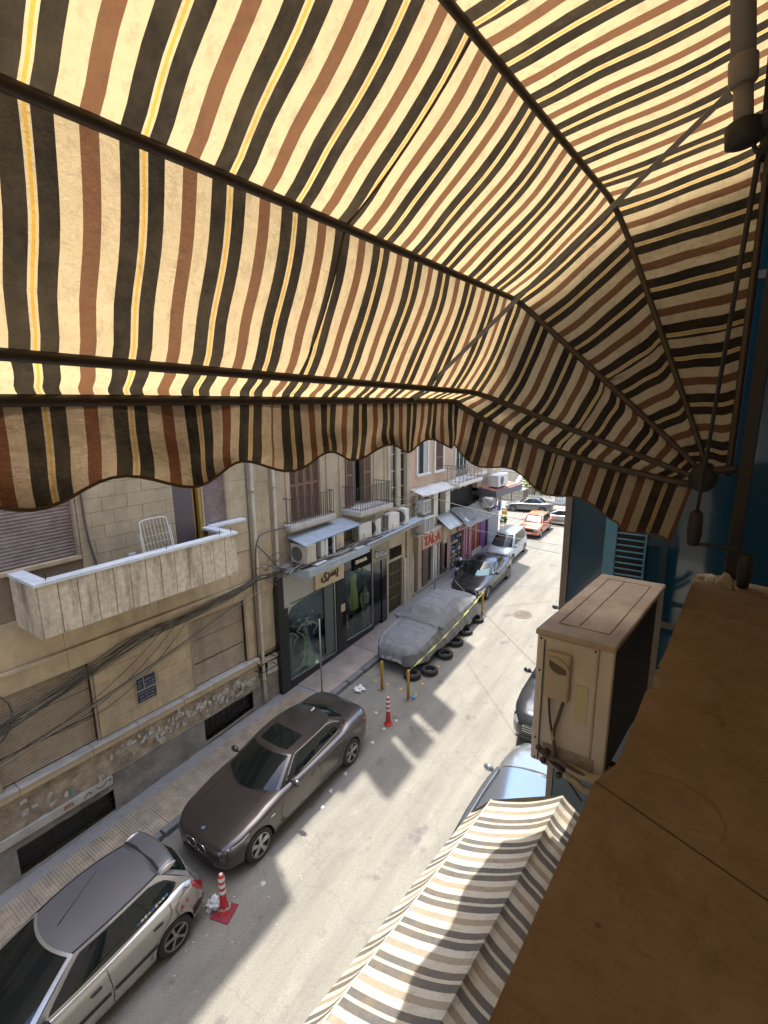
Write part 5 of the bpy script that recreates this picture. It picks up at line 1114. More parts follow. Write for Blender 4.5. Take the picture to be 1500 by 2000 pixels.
def car(lab, P, loc, rz, slope=True, scale=1, extra=None):
    t = thing('parked_car', lab, 'car', (0, 0, 0)); Wd, L_ = P['W']/2, P['L']; body = P['body']
    def section(y):
        w_ = interp(P['w'], y)*Wd; tz = interp(P['top'], y); sz = interp(P['sh'], y); bz = interp(P['bot'], y)
        pts = [(0, tz+P.get('crown', .03)), (.5*w_, tz+P.get('crown', .03)*.8), (.80*w_, tz), (.94*w_, tz-(tz-sz)*.45), (.985*w_, sz), (w_, sz-(sz-bz)*.35), (w_, bz+(sz-bz)*.3), (.975*w_, bz+.06), (.93*w_, bz), (0, bz)]
        for _ in range(2):
            q = [pts[0]]
            for a, b in zip(pts, pts[1:]): q += [(a[0]*.75+b[0]*.25, a[1]*.75+b[1]*.25), (a[0]*.25+b[0]*.75, a[1]*.25+b[1]*.75)]
            pts = q+[pts[-1]]
        return pts
    NS = len(section(L_/2))
    def S(y, j, off=0):
        j = max(0, min(NS-1.001, j)); i = int(j); f = j-i; s = section(y); a, b = s[i], s[i+1]; x, z = a[0]+(b[0]-a[0])*f, a[1]+(b[1]-a[1])*f
        d = Vector((b[0]-a[0], 0, b[1]-a[1])); n = Vector((-d.z, 0, d.x)); n = n.normalized() if n.length > 1e-9 else Vector((0, 0, 1))
        if n.x < 0 and j > 3 or (j <= 3 and n.z < 0): n = -n
        return Vector((x, y, z))+n*off
    def jz(y, z):          # section index on the side at height z
        s = section(y); k = NS//3
        for i in range(k, NS-1):
            if s[i][1] >= z >= s[i+1][1]: return i+(s[i][1]-z)/max(1e-6, s[i][1]-s[i+1][1])
        return k
    ys = sorted(set([0, .02, .05, .09, .14, .2, .28]+[L_-q for q in (0, .02, .05, .09, .14, .2, .28)]+[.28+(L_-.56)*i/34 for i in range(35)]))
    b = MB(); rings = []
    for y in ys:
        s = section(y); ring = [(x, z) for x, z in s]+[(-x, z) for x, z in s[-2:0:-1]]; rings.append(len(b.v))
        pull = 0
        for x, z in ring:
            fr = 0
            if y < .3: fr = (1-y/.3)**2*P.get('nose', .0)*(abs(z-.5)) 
            b.v.append(Vector((x, y+fr, z)))
        m = len(ring)
    for i in range(len(ys)-1):
        for k in range(m): b.f.append((rings[i]+k, rings[i]+(k+1) % m, rings[i+1]+(k+1) % m, rings[i+1]+k))
    b.f.append(tuple(rings[0]+k for k in range(m))[::-1]); b.f.append(tuple(rings[-1]+k for k in range(m)))
    bo = b.build('body', body, t)
    import bmesh
    bm = bmesh.new(); bm.from_mesh(bo.data); bmesh.ops.recalc_face_normals(bm, faces=bm.faces); bm.to_mesh(bo.data); bm.free()
    # wheel arches cut out
    wr = P['wr']; cut = MB()
    for yw in P['axles']:
        for s in (1, -1): cut.lathe([(wr+.045, s*(Wd-.27)), (wr+.045, s*(Wd+.2))] if s > 0 else [(wr+.045, -(Wd+.2)), (wr+.045, -(Wd-.27))], (0, yw, wr), 'x', 24, True)
    co = cut.build('cutter', M_blt); bm = bmesh.new(); bm.from_mesh(co.data); bmesh.ops.recalc_face_normals(bm, faces=bm.faces); bm.to_mesh(co.data); bm.free()
    bo.data.materials.append(M_blt)
    md = bo.modifiers.new('cut', 'BOOLEAN'); md.object = co; md.operation = 'DIFFERENCE'; md.solver = 'EXACT'
    try: md.material_mode = 'TRANSFER'
    except Exception: pass
    bpy.context.view_layer.update()
    me = bpy.data.meshes.new_from_object(bo.evaluated_get(bpy.context.evaluated_depsgraph_get()))
    bo.modifiers.clear(); bo.data = me; bpy.data.objects.remove(co)
    me.polygons.foreach_set('use_smooth', [True]*len(me.polygons)); me.set_sharp_from_angle(angle=R(38))
    # greenhouse: four panels between a lower and an upper ring
    G = P['green']; (fx, fy, fc, fz), (rx, ry, rc_, rz_), (tfx, tfy, tfc, tfz), (trx, try_, trc, trz) = G['lf'], G['lr'], G['tf'], G['tr']
    def edge(kind, u, top):
        X1, Y1, C1, Z1 = (tfx, tfy, tfc, tfz) if top else (fx, fy, fc, fz); X2, Y2, C2, Z2 = (trx, try_, trc, trz) if top else (rx, ry, rc_, rz_)
        if kind == 'f': a = 2*u-1; return Vector((a*X1, C1+(Y1-C1)*a*a, Z1+(.035 if top else .0)*(1-a*a)))
        if kind == 'r': a = 1-2*u; return Vector((a*X2, C2+(Y2-C2)*a*a, Z2+(.03 if top else 0)*(1-a*a)))
        sg = 1 if kind == 's' else -1; bul = G.get('sb', .03)*4*u*(1-u)
        return Vector((sg*(X1+(X2-X1)*u+bul), Y1+(Y2-Y1)*u, Z1+(Z2-Z1)*u+G.get('arch', .03)*4*u*(1-u)*(1 if top else .3)))
    def Pn(kind, u, v, off=0):
        p = edge(kind, u, False).lerp(edge(kind, u, True), v)
        q = edge(kind, min(1, u+.01), False).lerp(edge(kind, min(1, u+.01), True), v)-edge(kind, max(0, u-.01), False).lerp(edge(kind, max(0, u-.01), True), v)
        r = edge(kind, u, True)-edge(kind, u, False); n = q.cross(r).normalized(); c = Vector((0, (fy+ry)/2, .9))
        if n.dot(p-c) < 0: n = -n
        return p+n*(off+.022*4*v*(1-v))
    gh = MB()
    for k in ('f', 's', 'r', 'S'): gh.grid(lambda u, v, k=k: Pn(k, u, v), 18, 8)
    gh.build('cabin_frame', P.get('pillar', body), t, smooth=True)
    def rf(u, v):          # roof skin: front to rear u, across v
        a = 2*v-1; f = edge('f', v, True); r = edge('r', 1-v, True); p = f.lerp(r, u)
        sx = edge('s', u, True) if a >= 0 else edge('S', u, True); bx = (f.lerp(r, u)).x
        k = abs(a); full = edge('s', u, True).x; p.x = a*full
        p.z = p.z*(1-k**2)+sx.z*k**2+P.get('rcrown', .035)*(1-k*k)*math.sin(math.pi*min(1, max(0, u)))+.012*(1-k**4); p.y = f.y+(r.y-f.y)*u
        return p
    MB().grid(rf, 16, 16).build('roof', P.get('roofm', body), t, smooth=True)
    # panes
    def pane(kind, u0, u1, v0, v1, nm, mt=M_glz, off=.005, rnd=.0, rndl=.0, nu=14, nvv=8):
        def f(a, c):
            hi = u1-rnd*(max(0, abs(2*c-1)-.35)/.65)**2.2; lo = u0+rndl*(max(0, abs(2*c-1)-.35)/.65)**2.2
            return Pn(kind, lo+(hi-lo)*a, v0+(v1-v0)*c, off)
        return MB().grid(f, nu, nvv).build(nm, mt, t, smooth=True)
    pane('f', .045, .955, .03, .95, 'windscreen'); pane('r', .08, .92, .08, .92, 'rear_window')
    for k in ('s', 'S'):
        if P.get('chrome'): pane(k, .05, .96, .03, .96, 'window_surround', M_chr, .004, .12, .02)
        pane(k, .065, .95, .07, .92, 'window_rubber', M_blt, .006, .12, .02)
        for q in P['panes']: pane(k, q[0], q[1], .10, .88, 'side_window', P.get('glassm', M_glz), .009, q[2] if len(q) > 2 else .0)
    # seams, handles, strips on the flanks
    def ribbon(pts, wd, nm, mt, sgn=1, off=.009):
        m = MB(); prev = None
        for i, (y, z) in enumerate(pts):
            a = pts[max(0, i-1)]; c = pts[min(len(pts)-1, i+1)]; d = Vector((c[0]-a[0], c[1]-a[1])); d = d.normalized() if d.length else Vector((1, 0)); nx, nz = -d.y*wd/2, d.x*wd/2
            p1 = S(y+nx, jz(y+nx, z+nz), off); p2 = S(y-nx, jz(y-nx, z-nz), off); p1.x *= sgn; p2.x *= sgn; m.v += [p1, p2]
            if i: k = len(m.v); m.f.append((k-4, k-3, k-1, k-2))
        return m.build(nm, mt, t)
    def densify(pts, n=8):
        out = []
        for a, b in zip(pts, pts[1:]): out += [(a[0]+(b[0]-a[0])*i/n, a[1]+(b[1]-a[1])*i/n) for i in range(n)]
        return out+[pts[-1]]
    for sgn in (1, -1):
        for ln in P['seams']: ribbon(densify(ln), .009, 'door_seam', M_blt, sgn)
        for ln in P.get('strips', []): ribbon(densify(ln), P.get('stripw', .05), 'rubbing_strip', M_blt, sgn, .014)
        for y, z in P['handles']:
            p = S(y, jz(y, z), .012); p.x *= sgn; MB().obox(p, (.012, 0, 0), (0, .075, 0), (0, 0, .016)).build('door_handle', P.get('handlem', body), t, bevel=.006)
        if P.get('sill'): ribbon(densify([(P['axles'][0]+wr+.12, .27), (P['axles'][1]-wr-.12, .27)], 14), .07, 'sill_trim', M_blt, sgn, .006)
        # mirrors
        my = P['mirror']; m = MB(); m.blob((sgn*(Wd*interp(P['w'], my)+.05), my, .98+P.get('mz', 0)), .105, .06, .075, 12, 8); m.build('wing_mirror', P.get('mirrorm', body), t, smooth=True)
        MB().tube([(sgn*Wd*.84, my+.03, .93+P.get('mz', 0)), (sgn*(Wd+.0), my, .95+P.get('mz', 0))], .02, 6).build('mirror_arm', M_blt, t)
    def patch(y0, y1, j0, j1, nm, mt, sgn=1, off=.006, fn=None, nu=10, nvv=6):
        def f(u, v):
            if fn: y, j = fn(u, v)
            else: y, j = y0+(y1-y0)*u, j0+(j1-j0)*v
            p = S(y, j, off); p.x *= sgn; return p
        return MB().grid(f, nu, nvv).build(nm, mt, t, smooth=True)
    # wheels
    for yw in P['axles']:
        for s in (1, -1):
            xo = s*(Wd-.015); tw = .19
            prof = [(wr-.12, 0), (wr-.055, .004), (wr-.02, -.008), (wr, -.035), (wr, -tw+.03), (wr-.03, -tw), (wr-.12, -tw)]
            ty = MB().lathe([(r, s*h) for r, h in prof]+[(wr-.12, 0)], (xo, yw, wr), 'x', 32).build('wheel', M_tyre, t, smooth=True)
            rr = wr-.11; MB().lathe([(.001, -s*.05), (rr, -s*.05), (rr+.005, -s*.0), (rr+.012, s*.004), (rr+.02, -s*.01)], (xo, yw, wr), 'x', 32).build('rim_barrel', M_rimd if P.get('spokes', 5) else M_rim, ty, smooth=True)
            sp = MB(); ns = P.get('spokes', 5); ph = P.get('sph', .3)
            for k in range(ns):
                a = 2*math.pi*k/ns+ph; d = Vector((0, math.cos(a), math.sin(a))); q = Vector((0, -math.sin(a), math.cos(a))); c0 = Vector((xo+s*.0, yw, wr)); w0, w1 = P.get('spw', (.03, .05))
                sp.hexa([c0+d*.02-q*w0+Vector((-s*.03, 0, 0)), c0+d*.02+q*w0+Vector((-s*.03, 0, 0)), c0+d*rr+q*w1+Vector((-s*.02, 0, 0)), c0+d*rr-q*w1+Vector((-s*.02, 0, 0)), c0+d*.02-q*w0*.7+Vector((-s*.008, 0, 0)), c0+d*.02+q*w0*.7+Vector((-s*.008, 0, 0)), c0+d*rr+q*w1*.8+Vector((s*.002, 0, 0)), c0+d*rr-q*w1*.8+Vector((s*.002, 0, 0))])
            sp.lathe([(.001, s*.002), (.045, s*.0), (.05, -s*.02)], (xo, yw, wr), 'x', 14)
            sp.lathe([(rr-.012, -s*.01), (rr+.004, s*.004), (rr+.018, s*.002)], (xo, yw, wr), 'x', 32)
            sp.build('rim', P.get('rimm', M_rim), ty)
    if extra: extra(t, S, jz, section, patch, ribbon, densify, Pn, rf, MB)
    t.scale = (scale,)*3 if not isinstance(scale, tuple) else scale
    t.location = loc; t.rotation_euler = (sl_ang if slope else 0, 0, rz)
    if not slope: pass
    return t
def front_lamps(P_, y0=.10, y1=.42, j0=5, j1=10, mt=None):
    pass
# saloon profile shared as a base, varied per car
def saloon(**k):
    P = dict(L=4.60, W=1.80, wr=.325, axles=(.84, 3.66), w=[(0, .56), (.04, .68), (.1, .78), (.22, .87), (.45, .95), (.9, .99), (1.6, 1), (3.2, 1), (3.8, .98), (4.2, .93), (4.42, .86), (4.54, .76), (4.6, .66)],
             top=[(0, .56), (.04, .63), (.12, .69), (.3, .755), (.7, .84), (1.15, .91), (1.45, .945), (2.2, .95), (3.5, .98), (3.8, 1.03), (4.3, 1.02), (4.48, .98), (4.56, .86), (4.6, .78)],
             sh=[(0, .5), (.1, .60), (.3, .68), (.7, .77), (1.3, .85), (2.2, .88), (3.5, .92), (4.3, .93), (4.5, .87), (4.6, .70)],
             bot=[(0, .30), (.15, .22), (.6, .20), (4.0, .20), (4.4, .26), (4.6, .36)],
             green=dict(lf=(.78, 1.62, 1.30, .925), lr=(.70, 3.78, 3.95, .99), tf=(.55, 2.16, 1.98, 1.355), tr=(.54, 3.18, 3.30, 1.37), sb=.045, arch=.035),
             panes=[(.15, .475), (.51, .80), (.815, .92, .05)], seams=[[(1.42, .78), (1.36, .55), (1.42, .30)], [(2.55, .88), (2.57, .55), (2.55, .28)], [(3.42, .92), (3.38, .70), (3.22, .52), (3.16, .45)]],
             handles=[(2.36, .76), (3.24, .78)], mirror=1.78, sill=True)
    P.update(k); return P
def generic_face(lampm, plate=True, grille='bar', tail=True, badge=None, rearplate=True, gm=None):
    def f(t, S, jz, section, patch, ribbon, densify, Pn, rf, MB):
        for s in (1, -1):
            patch(0, 0, 0, 0, 'headlight', lampm, s, .006, lambda u, v: (.04+.42*v*(1-.1*u)+.02, jz(.06+.4*v, .50)+(jz(.06+.4*v, .66)-jz(.06+.4*v, .50))*(.0+1.0*u*(1-.45*v)+.15*v)))
    return f
# --- brown saloon
M_bmw = paint('brown_metallic', (.060, .050, .046), .5, .28, .06)
def ex_brown(t, S, jz, section, patch, ribbon, densify, Pn, rf, MB):
    for s in (1, -1):
        patch(0, 0, 0, 0, 'headlight', M_lampd, s, .008, lambda u, v: (.05+.52*v, jz(.05+.52*v, .48+.15*v)+(jz(.05+.52*v, .66+.10*v)-jz(.05+.52*v, .48+.15*v))*u*(1-.45*v**2)))
        patch(0, 0, 0, 0, 'headlight_rim', M_lamp, s, .009, lambda u, v: (.16+.42*v, jz(.12+.46*v, .635+.105*v)+(jz(.12+.46*v, .655+.105*v)-jz(.12+.46*v, .635+.105*v))*u))
        patch(0, 0, 0, 0, 'tail_light', M_tail, s, .006, lambda u, v: (4.56-.30*v, jz(4.5, .70)+(jz(4.5, .86)-jz(4.5, .70))*u*(1-.3*v)))
        # kidney: rounded frame and dark opening on the nose
        c = Vector((s*.14, .012, .56)); pts = [c+Vector((math.copysign(abs(math.cos(a))**.7, math.cos(a))*.125, -.018-.02*abs(math.cos(a))*0, math.copysign(abs(math.sin(a))**.7, math.sin(a))*.095)) for a in [2*math.pi*k/20 for k in range(20)]]
        m = MB(); m.v = pts+[c+Vector((0, -.012, 0))]; m.f = [(i, (i+1) % 20, 20) for i in range(20)]; m.build('grille', M_blt, t)
        MB().tube(pts, .011, 6, True).build('grille_frame', M_chr, t, smooth=True)
    MB().obox((0, -.002, .335), (.42, 0, 0), (0, .02, 0), (0, 0, .05)).build('lower_intake', M_blt, t, bevel=.01)
    MB().lathe([(.001, .012), (.036, .010), (.04, 0)], (0, .19, .765), 'z', 16).build('roundel', flat('blue_white_badge', (.12, .16, .25), .2), t)
    # sunroof
    m = MB(); m.grid(lambda u, v: rf(.07+.34*u, .15+.70*v)+Vector((0, 0, .006)), 8, 8); m.build('sunroof', M_glz, t, smooth=True)
    a = rf(.93, .5); MB().hexa([a+Vector(q) for q in ((-.012, -.06, 0), (.012, -.06, 0), (.02, .06, 0), (-.02, .06, 0), (-.002, .03, .03), (.002, .03, .03), (.004, .06, .055), (-.004, .06, .055))]).build('antenna_fin', M_cap, t)
    MB().tube([Pn('f', .12, -.0, .02), Pn('f', .5, .03, .025)], .009, 5).build('wiper', M_blt, t); MB().tube([Pn('f', .45, -.0, .02), Pn('f', .86, .04, .025)], .009, 5).build('wiper', M_blt, t)
    MB().grid(lambda u, v: Pn('f', .06+.88*u, .0+.055*v, .012), 10, 2).build('cowl', M_blt, t, smooth=True)
    for s in (1, -1):
        m = MB(); pts = [rf(0, .5+s*.36)+Vector((0, .0, 0))]
        ln = [S(y, 7.4-.4*(y-.3), .006) for y in [.42+.06*i for i in range(19)]]
        for p in ln: p.x *= s
        MB().tube(ln, .0035, 4).build('bonnet_seam', M_blt, t)
    p = S(1.15, jz(1.15, .70), .006); MB().obox(p, (.004, 0, 0), (0, .05, 0), (0, 0, .012)).build('side_repeater', M_cap, t)
    q = S(4.3, 0, .004); MB().grid(lambda u, v: Vector((-.6+1.2*u, 3.99+.004*math.sin(u*3)+.012*v, S(4.0, 2, .006).z+.012)), 8, 1).build('boot_seam', M_blt, t)
brown = saloon(body=M_bmw, chrome=True, spokes=5, spw=(.022, .055), sph=.2, L=4.6, W=1.74, wr=.32, axles=(.78, 3.68),
    green=dict(lf=(.74, 1.46, 1.14, .915), lr=(.64, 3.86, 4.05, .99), tf=(.54, 2.08, 1.94, 1.27), tr=(.51, 3.36, 3.48, 1.285), sb=.05, arch=.045), panes=[(.16, .46), (.49, .74), (.755, .86, .06)])
car('dark brown metallic saloon with tinted sunroof parked by the kerb', brown, (-7.23, 4.38, gz(4.38)), R(.3), extra=ex_brown, scale=(1, .965, 1))
# --- silver hatchback
M_206 = paint('champagne_silver', (.42, .41, .39), .6, .27, .18); M_roofg = paint('grey_roof_wrap', (.11, .112, .125), .2, .4, .12)
def ex_206(t, S, jz, section, patch, ribbon, densify, Pn, rf, MB):
    for s in (1, -1):
        patch(0, 0, 0, 0, 'tail_light', M_tail, s, .008, lambda u, v: (3.815-.24*v, jz(3.68, .60+.12*v)+(jz(3.68, .90)-jz(3.68, .60+.12*v))*u))
        patch(0, 0, 0, 0, 'headlight', M_lamp, s, .006, lambda u, v: (.05+.5*v, jz(.05+.5*v, .5+.1*v)+(jz(.05+.5*v, .66+.1*v)-jz(.05+.5*v, .5+.1*v))*u))
        patch(3.50, 3.80, jz(3.6, .50), jz(3.6, .36), 'bumper_pad', M_blt, s, .008)
        for u in (.0,):
            MB().tube([rf(i/12, .5+s*.485)+Vector((0, 0, .008)) for i in range(13)], .010, 5).build('roof_gutter', M_blt, t, smooth=True)
    # rear spoiler
    sp = MB().grid(lambda u, v: Vector((-.50+1.0*u, 3.18+.30*v+.06*(1-(2*u-1)**2)*v, 1.318+.02*(1-(2*u-1)**2)+.035*math.sin(v*2.2)-(.03*(abs(2*u-1)**6)))), 20, 6); sp.build('spoiler', M_roofg, t, smooth=True, thick=.018)
    MB().grid(lambda u, v: Vector((-.46+.92*u, 3.20+.05*v+.05*(1-(2*u-1)**2), 1.366)), 12, 2).build('spoiler_slot', M_blt, t)
    for s in (1, -1): MB().blob((s*.50, 3.36, 1.305), .035, .15, .05).build('spoiler_end', M_206, t, smooth=True)
    a = rf(.12, .5); MB().tube([a+Vector((0, 0, 0)), a+Vector((.0, .62, .36))], [.007, .002], 5).build('aerial', M_blt, t)
    MB().tube([Pn('r', .5, .10, .02), Pn('r', .85, .28, .03)], .008, 5).build('wiper', M_blt, t)
    # flank decals: red RS letters inside a black outline
    for ch, y, z in (('R', 3.34, .72), ('S', 3.43, .745)):
        p = S(y, jz(y, z), .014); text('decal_letter', ch, .10, p, (0, 1, .2), (-.2, -.2, 1), flat('decal_red', (.35, .02, .02), .5), t, .0015, .002)
    ln = [(3.18, .60), (3.24, .68), (3.22, .80), (3.27, .86), (3.33, .90), (3.40, .91), (3.44, .95), (3.50, .91), (3.54, .92)]
    ribbon(densify(ln, 3), .010, 'decal_outline', M_blk, 1, .012); ribbon(densify([(3.12, .54), (3.20, .62), (3.26, .66), (3.36, .70)], 3), .010, 'decal_outline', M_blk, 1, .012)
    for k in range(9):
        y = 2.44+k*.075; MB().obox(Pn('s', .62+k*.028, .22, .016), (.002, 0, 0), (0, .022, 0), (0, 0, .012+.006*(k % 3))).build('window_decal', M_cap if k % 4 else flat('decal_blue', (.05, .2, .5), .5), t)
hatch = dict(L=3.84, W=1.62, wr=.30, axles=(.72, 3.15), body=M_206, roofm=M_roofg, crown=.02,
    w=[(0, .62), (.04, .74), (.12, .84), (.3, .93), (.7, .985), (1.5, 1), (3.2, 1), (3.5, .965), (3.68, .90), (3.78, .82), (3.84, .70)],
    top=[(0, .60), (.05, .68), (.2, .76), (.5, .84), (.9, .91), (1.1, .93), (2, .95), (3.2, 1.0), (3.5, 1.0), (3.66, .90), (3.76, .70), (3.84, .62)],
    sh=[(0, .5), (.2, .68), (.6, .78), (1.2, .86), (3.2, .92), (3.6, .86), (3.74, .66), (3.84, .55)], bot=[(0, .28), (.2, .2), (3.5, .2), (3.84, .32)],
    green=dict(lf=(.74, 1.20, .90, .92), lr=(.66, 3.60, 3.76, .96), tf=(.53, 1.92, 1.78, 1.30), tr=(.49, 3.20, 3.30, 1.31), sb=.05, arch=.035),
    panes=[(.20, .52), (.56, .93, .10)], seams=[[(1.02, .82), (.98, .5), (1.1, .3)], [(2.16, .90), (2.18, .5), (2.16, .28)], [(3.16, .95), (3.14, .78), (2.96, .62), (2.78, .5), (2.72, .3)]],
    handles=[(1.98, .74), (2.92, .80)], handlem=M_blt, mirror=1.38, mirrorm=M_blt, strips=[[(1.05, .50), (2.14, .50)], [(2.20, .50), (2.86, .50)]], sill=False, spokes=5, spw=(.018, .028), sph=.5)
car('silver hatchback with grey roof and rear spoiler at the bottom left', hatch, (-7.06, .16, gz(.16)), R(.8), extra=ex_206)
# --- black saloon with lion badge position
M_blkp2 = paint('black_metallic', (.012, .016, .02), .3, .2, .1)
def ex_face(lamp=M_lamp, gr=True, badge=M_chr, lw=.5, roofg=True, visor=None, tail=True, L_=4.6):
    def f(t, S, jz, section, patch, ribbon, densify, Pn, rf, MB):
        for s in (1, -1):
            patch(0, 0, 0, 0, 'headlight', lamp, s, .007, lambda u, v: (.03+lw*v, jz(.05+lw*v, .46+.16*v)+(jz(.05+lw*v, .62+.14*v)-jz(.05+lw*v, .46+.16*v))*u*(1-.5*v**2)))
            if tail: patch(0, 0, 0, 0, 'tail_light', M_tail, s, .007, lambda u, v: (L_-.05-.28*v, jz(L_-.1, .68)+(jz(L_-.1, .84)-jz(L_-.1, .68))*u))
            patch(0, 0, 0, 0, 'fog_lamp', M_lamp, s, .007, lambda u, v: (.06+.10*v, jz(.1, .33)+(jz(.1, .40)-jz(.1, .33))*u))
        MB().obox((0, -.004, .40), (.46, 0, 0), (0, .012, 0), (0, 0, .055)).build('grille', M_blt, t, bevel=.01)
        MB().obox((0, -.02, .30), (.22, 0, 0), (0, .008, 0), (0, 0, .045)).build('number_plate', M_plate, t)
        if badge: MB().tube([(-.05, .03, .60), (-.02, .02, .66), (.0, .02, .60), (.03, .02, .66), (.05, .03, .60)], .012, 5).build('badge', badge, t)
        if roofg: MB().grid(lambda u, v: rf(.10+.35*u, .25+.5*v)+Vector((0, 0, .006)), 8, 8).build('sunroof', M_glz, t, smooth=True)
        if visor: MB().grid(lambda u, v: Pn('f', visor[0]+(visor[1]-visor[0])*u, .06+visor[2]*v*(.6+.4*u), .008), 10, 6).build('sun_shade', visor[3], t, smooth=True)
    return f
P407 = saloon(body=M_blkp2, chrome=True, spokes=7, spw=(.012, .03), green=dict(lf=(.78, 1.50, 1.08, .925), lr=(.70, 3.75, 3.92, .99), tf=(.55, 2.16, 1.95, 1.355), tr=(.54, 3.15, 3.28, 1.37), sb=.045, arch=.035))
car('glossy black saloon parked nose out just beyond the covered car', P407, (-7.92, 17.02, gz(17.02)), R(1.5), extra=ex_face(visor=(.55, .93, .5, flat('pale_teal_shade', (.30, .48, .50), .6))), scale=.83)
# --- pale blue people carrier
M_van = paint('pale_blue_silver', (.36, .42, .47), .45, .35, .12)
van = dict(L=4.2, W=1.66, wr=.30, axles=(.75, 3.4), body=M_van, w=[(0, .66), (.05, .78), (.15, .88), (.4, .96), (.9, 1), (3.7, 1), (4.0, .96), (4.15, .88), (4.2, .8)],
    top=[(0, .62), (.05, .70), (.2, .80), (.5, .90), (.8, .97), (1.2, .99), (4.0, 1.0), (4.12, .9), (4.2, .7)], sh=[(0, .5), (.2, .68), (.6, .82), (1.2, .88), (4.0, .9), (4.2, .6)], bot=[(0, .28), (.2, .2), (4, .2), (4.2, .3)],
    green=dict(lf=(.76, .95, .62, .98), lr=(.74, 4.05, 4.12, .98), tf=(.60, 1.75, 1.52, 1.60), tr=(.58, 3.75, 3.85, 1.60), sb=.02, arch=.02),
    panes=[(.16, .40), (.43, .67), (.70, .93)], seams=[[(1.1, .85), (1.1, .3)], [(2.1, .88), (2.1, .28)], [(3.1, .88), (3.0, .5)]], handles=[(1.9, .78), (2.2, .78)], mirror=1.2, spokes=8, spw=(.012, .02))
car('pale blue silver people carrier behind the glossy black saloon', van, (-8.33, 21.35, gz(21.35)), R(1.5), extra=ex_face(visor=(.08, .62, .85, flat('black_sun_shade', (.012, .012, .014), .8)), roofg=False, L_=4.2), scale=(.73, .66, .76))
# --- orange saloon
M_ora = paint('sunburnt_orange', (.46, .13, .05), .05, .4, .35)
ora = saloon(body=M_ora, L=4.0, W=1.6, axles=(.72, 3.1), crown=.015, w=[(0, .9), (.05, .94), (.2, .97), (.6, 1), (3.6, 1), (3.85, .96), (4.0, .9)],
    top=[(0, .70), (.04, .76), (.3, .82), (1.1, .88), (3.3, .93), (3.9, .9), (4.0, .75)], sh=[(0, .62), (.1, .72), (1.1, .80), (3.5, .86), (4, .7)], bot=[(0, .3), (.2, .24), (3.8, .24), (4, .3)],
    green=dict(lf=(.72, 1.30, 1.18, .87), lr=(.70, 3.55, 3.62, .90), tf=(.58, 1.85, 1.76, 1.36), tr=(.58, 3.1, 3.16, 1.36), sb=.01, arch=.01), panes=[(.14, .48), (.52, .92)], seams=[[(1.25, .8), (1.25, .3)], [(2.2, .85), (2.2, .3)]], handles=[(2.05, .72), (2.9, .72)], mirror=1.5, spokes=8, wr=.30)
def ex_or(t, S, jz, section, patch, ribbon, densify, Pn, rf, MB):
    MB().obox((0, -.01, .60), (.66, 0, 0), (0, .02, 0), (0, 0, .07)).build('grille', M_blt, t)
    for s in (1, -1): MB().obox((s*.56, -.02, .60), (.12, 0, 0), (0, .02, 0), (0, 0, .06)).build('headlight', M_lamp, t)
    MB().obox((0, -.07, .40), (.76, 0, 0), (0, .05, 0), (0, 0, .06)).build('bumper', M_ora, t, bevel=.02)
    MB().obox((0, -.125, .40), (.24, 0, 0), (0, .006, 0), (0, 0, .05)).build('number_plate', M_plate, t)
    MB().grid(lambda u, v: Pn('f', .1+.8*u, .12+.7*v, .010), 8, 5).build('sun_shade', flat('silver_sun_shade', (.4, .38, .42), .4, .4), t)
car('old sunburnt orange saloon in full sun at the crossing', ora, (-8.38, 25.75, gz(25.75)), R(-1), extra=ex_or, scale=(.74, .62, .76))
# --- grey saloon broadside on the far street and silver car behind
M_gry = paint('mid_grey_metallic', (.16, .165, .165), .5, .3, .15); M_slv = paint('bright_silver', (.45, .46, .47), .5, .3, .1)
Pg = saloon(body=M_gry, spokes=9, spw=(.012, .022))
car('mid grey saloon seen broadside on the far cross street', Pg, (-11.62, 31.0, gz(31.0)-.02), R(-79), slope=False, extra=ex_face(roofg=False), scale=.64)
Ps = dict(hatch); Ps.update(body=M_slv, roofm=M_slv, strips=[[(1.05, .5), (3.0, .5)]], spokes=9, spw=(.012, .022))
car('bright silver hatchback broadside behind the orange saloon, half cut off by the glass wall', Ps, (-8.95, 29.1, gz(28.8)), R(-90), slope=False, extra=ex_face(roofg=False, L_=3.84), scale=(.66, .63, .68))
# --- cars on the right side
M_sv2 = paint('cool_silver', (.26, .275, .29), .7, .2, .08)
suv = dict(L=4.5, W=1.82, wr=.36, axles=(.85, 3.5), body=M_sv2, roofm=paint('mirror_like_roof', (.27, .31, .35), .9, .12, .03), w=[(0, .62), (.05, .74), (.2, .88), (.5, .96), (1, 1), (3.9, 1), (4.25, .95), (4.42, .86), (4.5, .75)],
    top=[(0, .72), (.05, .82), (.2, .93), (.6, 1.03), (1.2, 1.10), (3.8, 1.12), (4.3, 1.1), (4.42, .95), (4.5, .8)], sh=[(0, .6), (.2, .82), (.8, .95), (2, 1.0), (4.2, 1.02), (4.5, .7)], bot=[(0, .38), (.2, .3), (4.2, .3), (4.5, .4)],
    green=dict(lf=(.80, 1.45, 1.12, 1.09), lr=(.76, 4.1, 4.25, 1.11), tf=(.64, 2.05, 1.88, 1.60), tr=(.62, 3.85, 3.98, 1.60), sb=.03, arch=.03), panes=[(.15, .42), (.45, .70), (.73, .92, .05)],
    seams=[[(1.35, .95), (1.35, .4)], [(2.4, 1.0), (2.4, .4)], [(3.3, 1.0), (3.2, .6)]], handles=[(2.2, .92), (3.1, .94)], mirror=1.62, mz=.16, spokes=6)
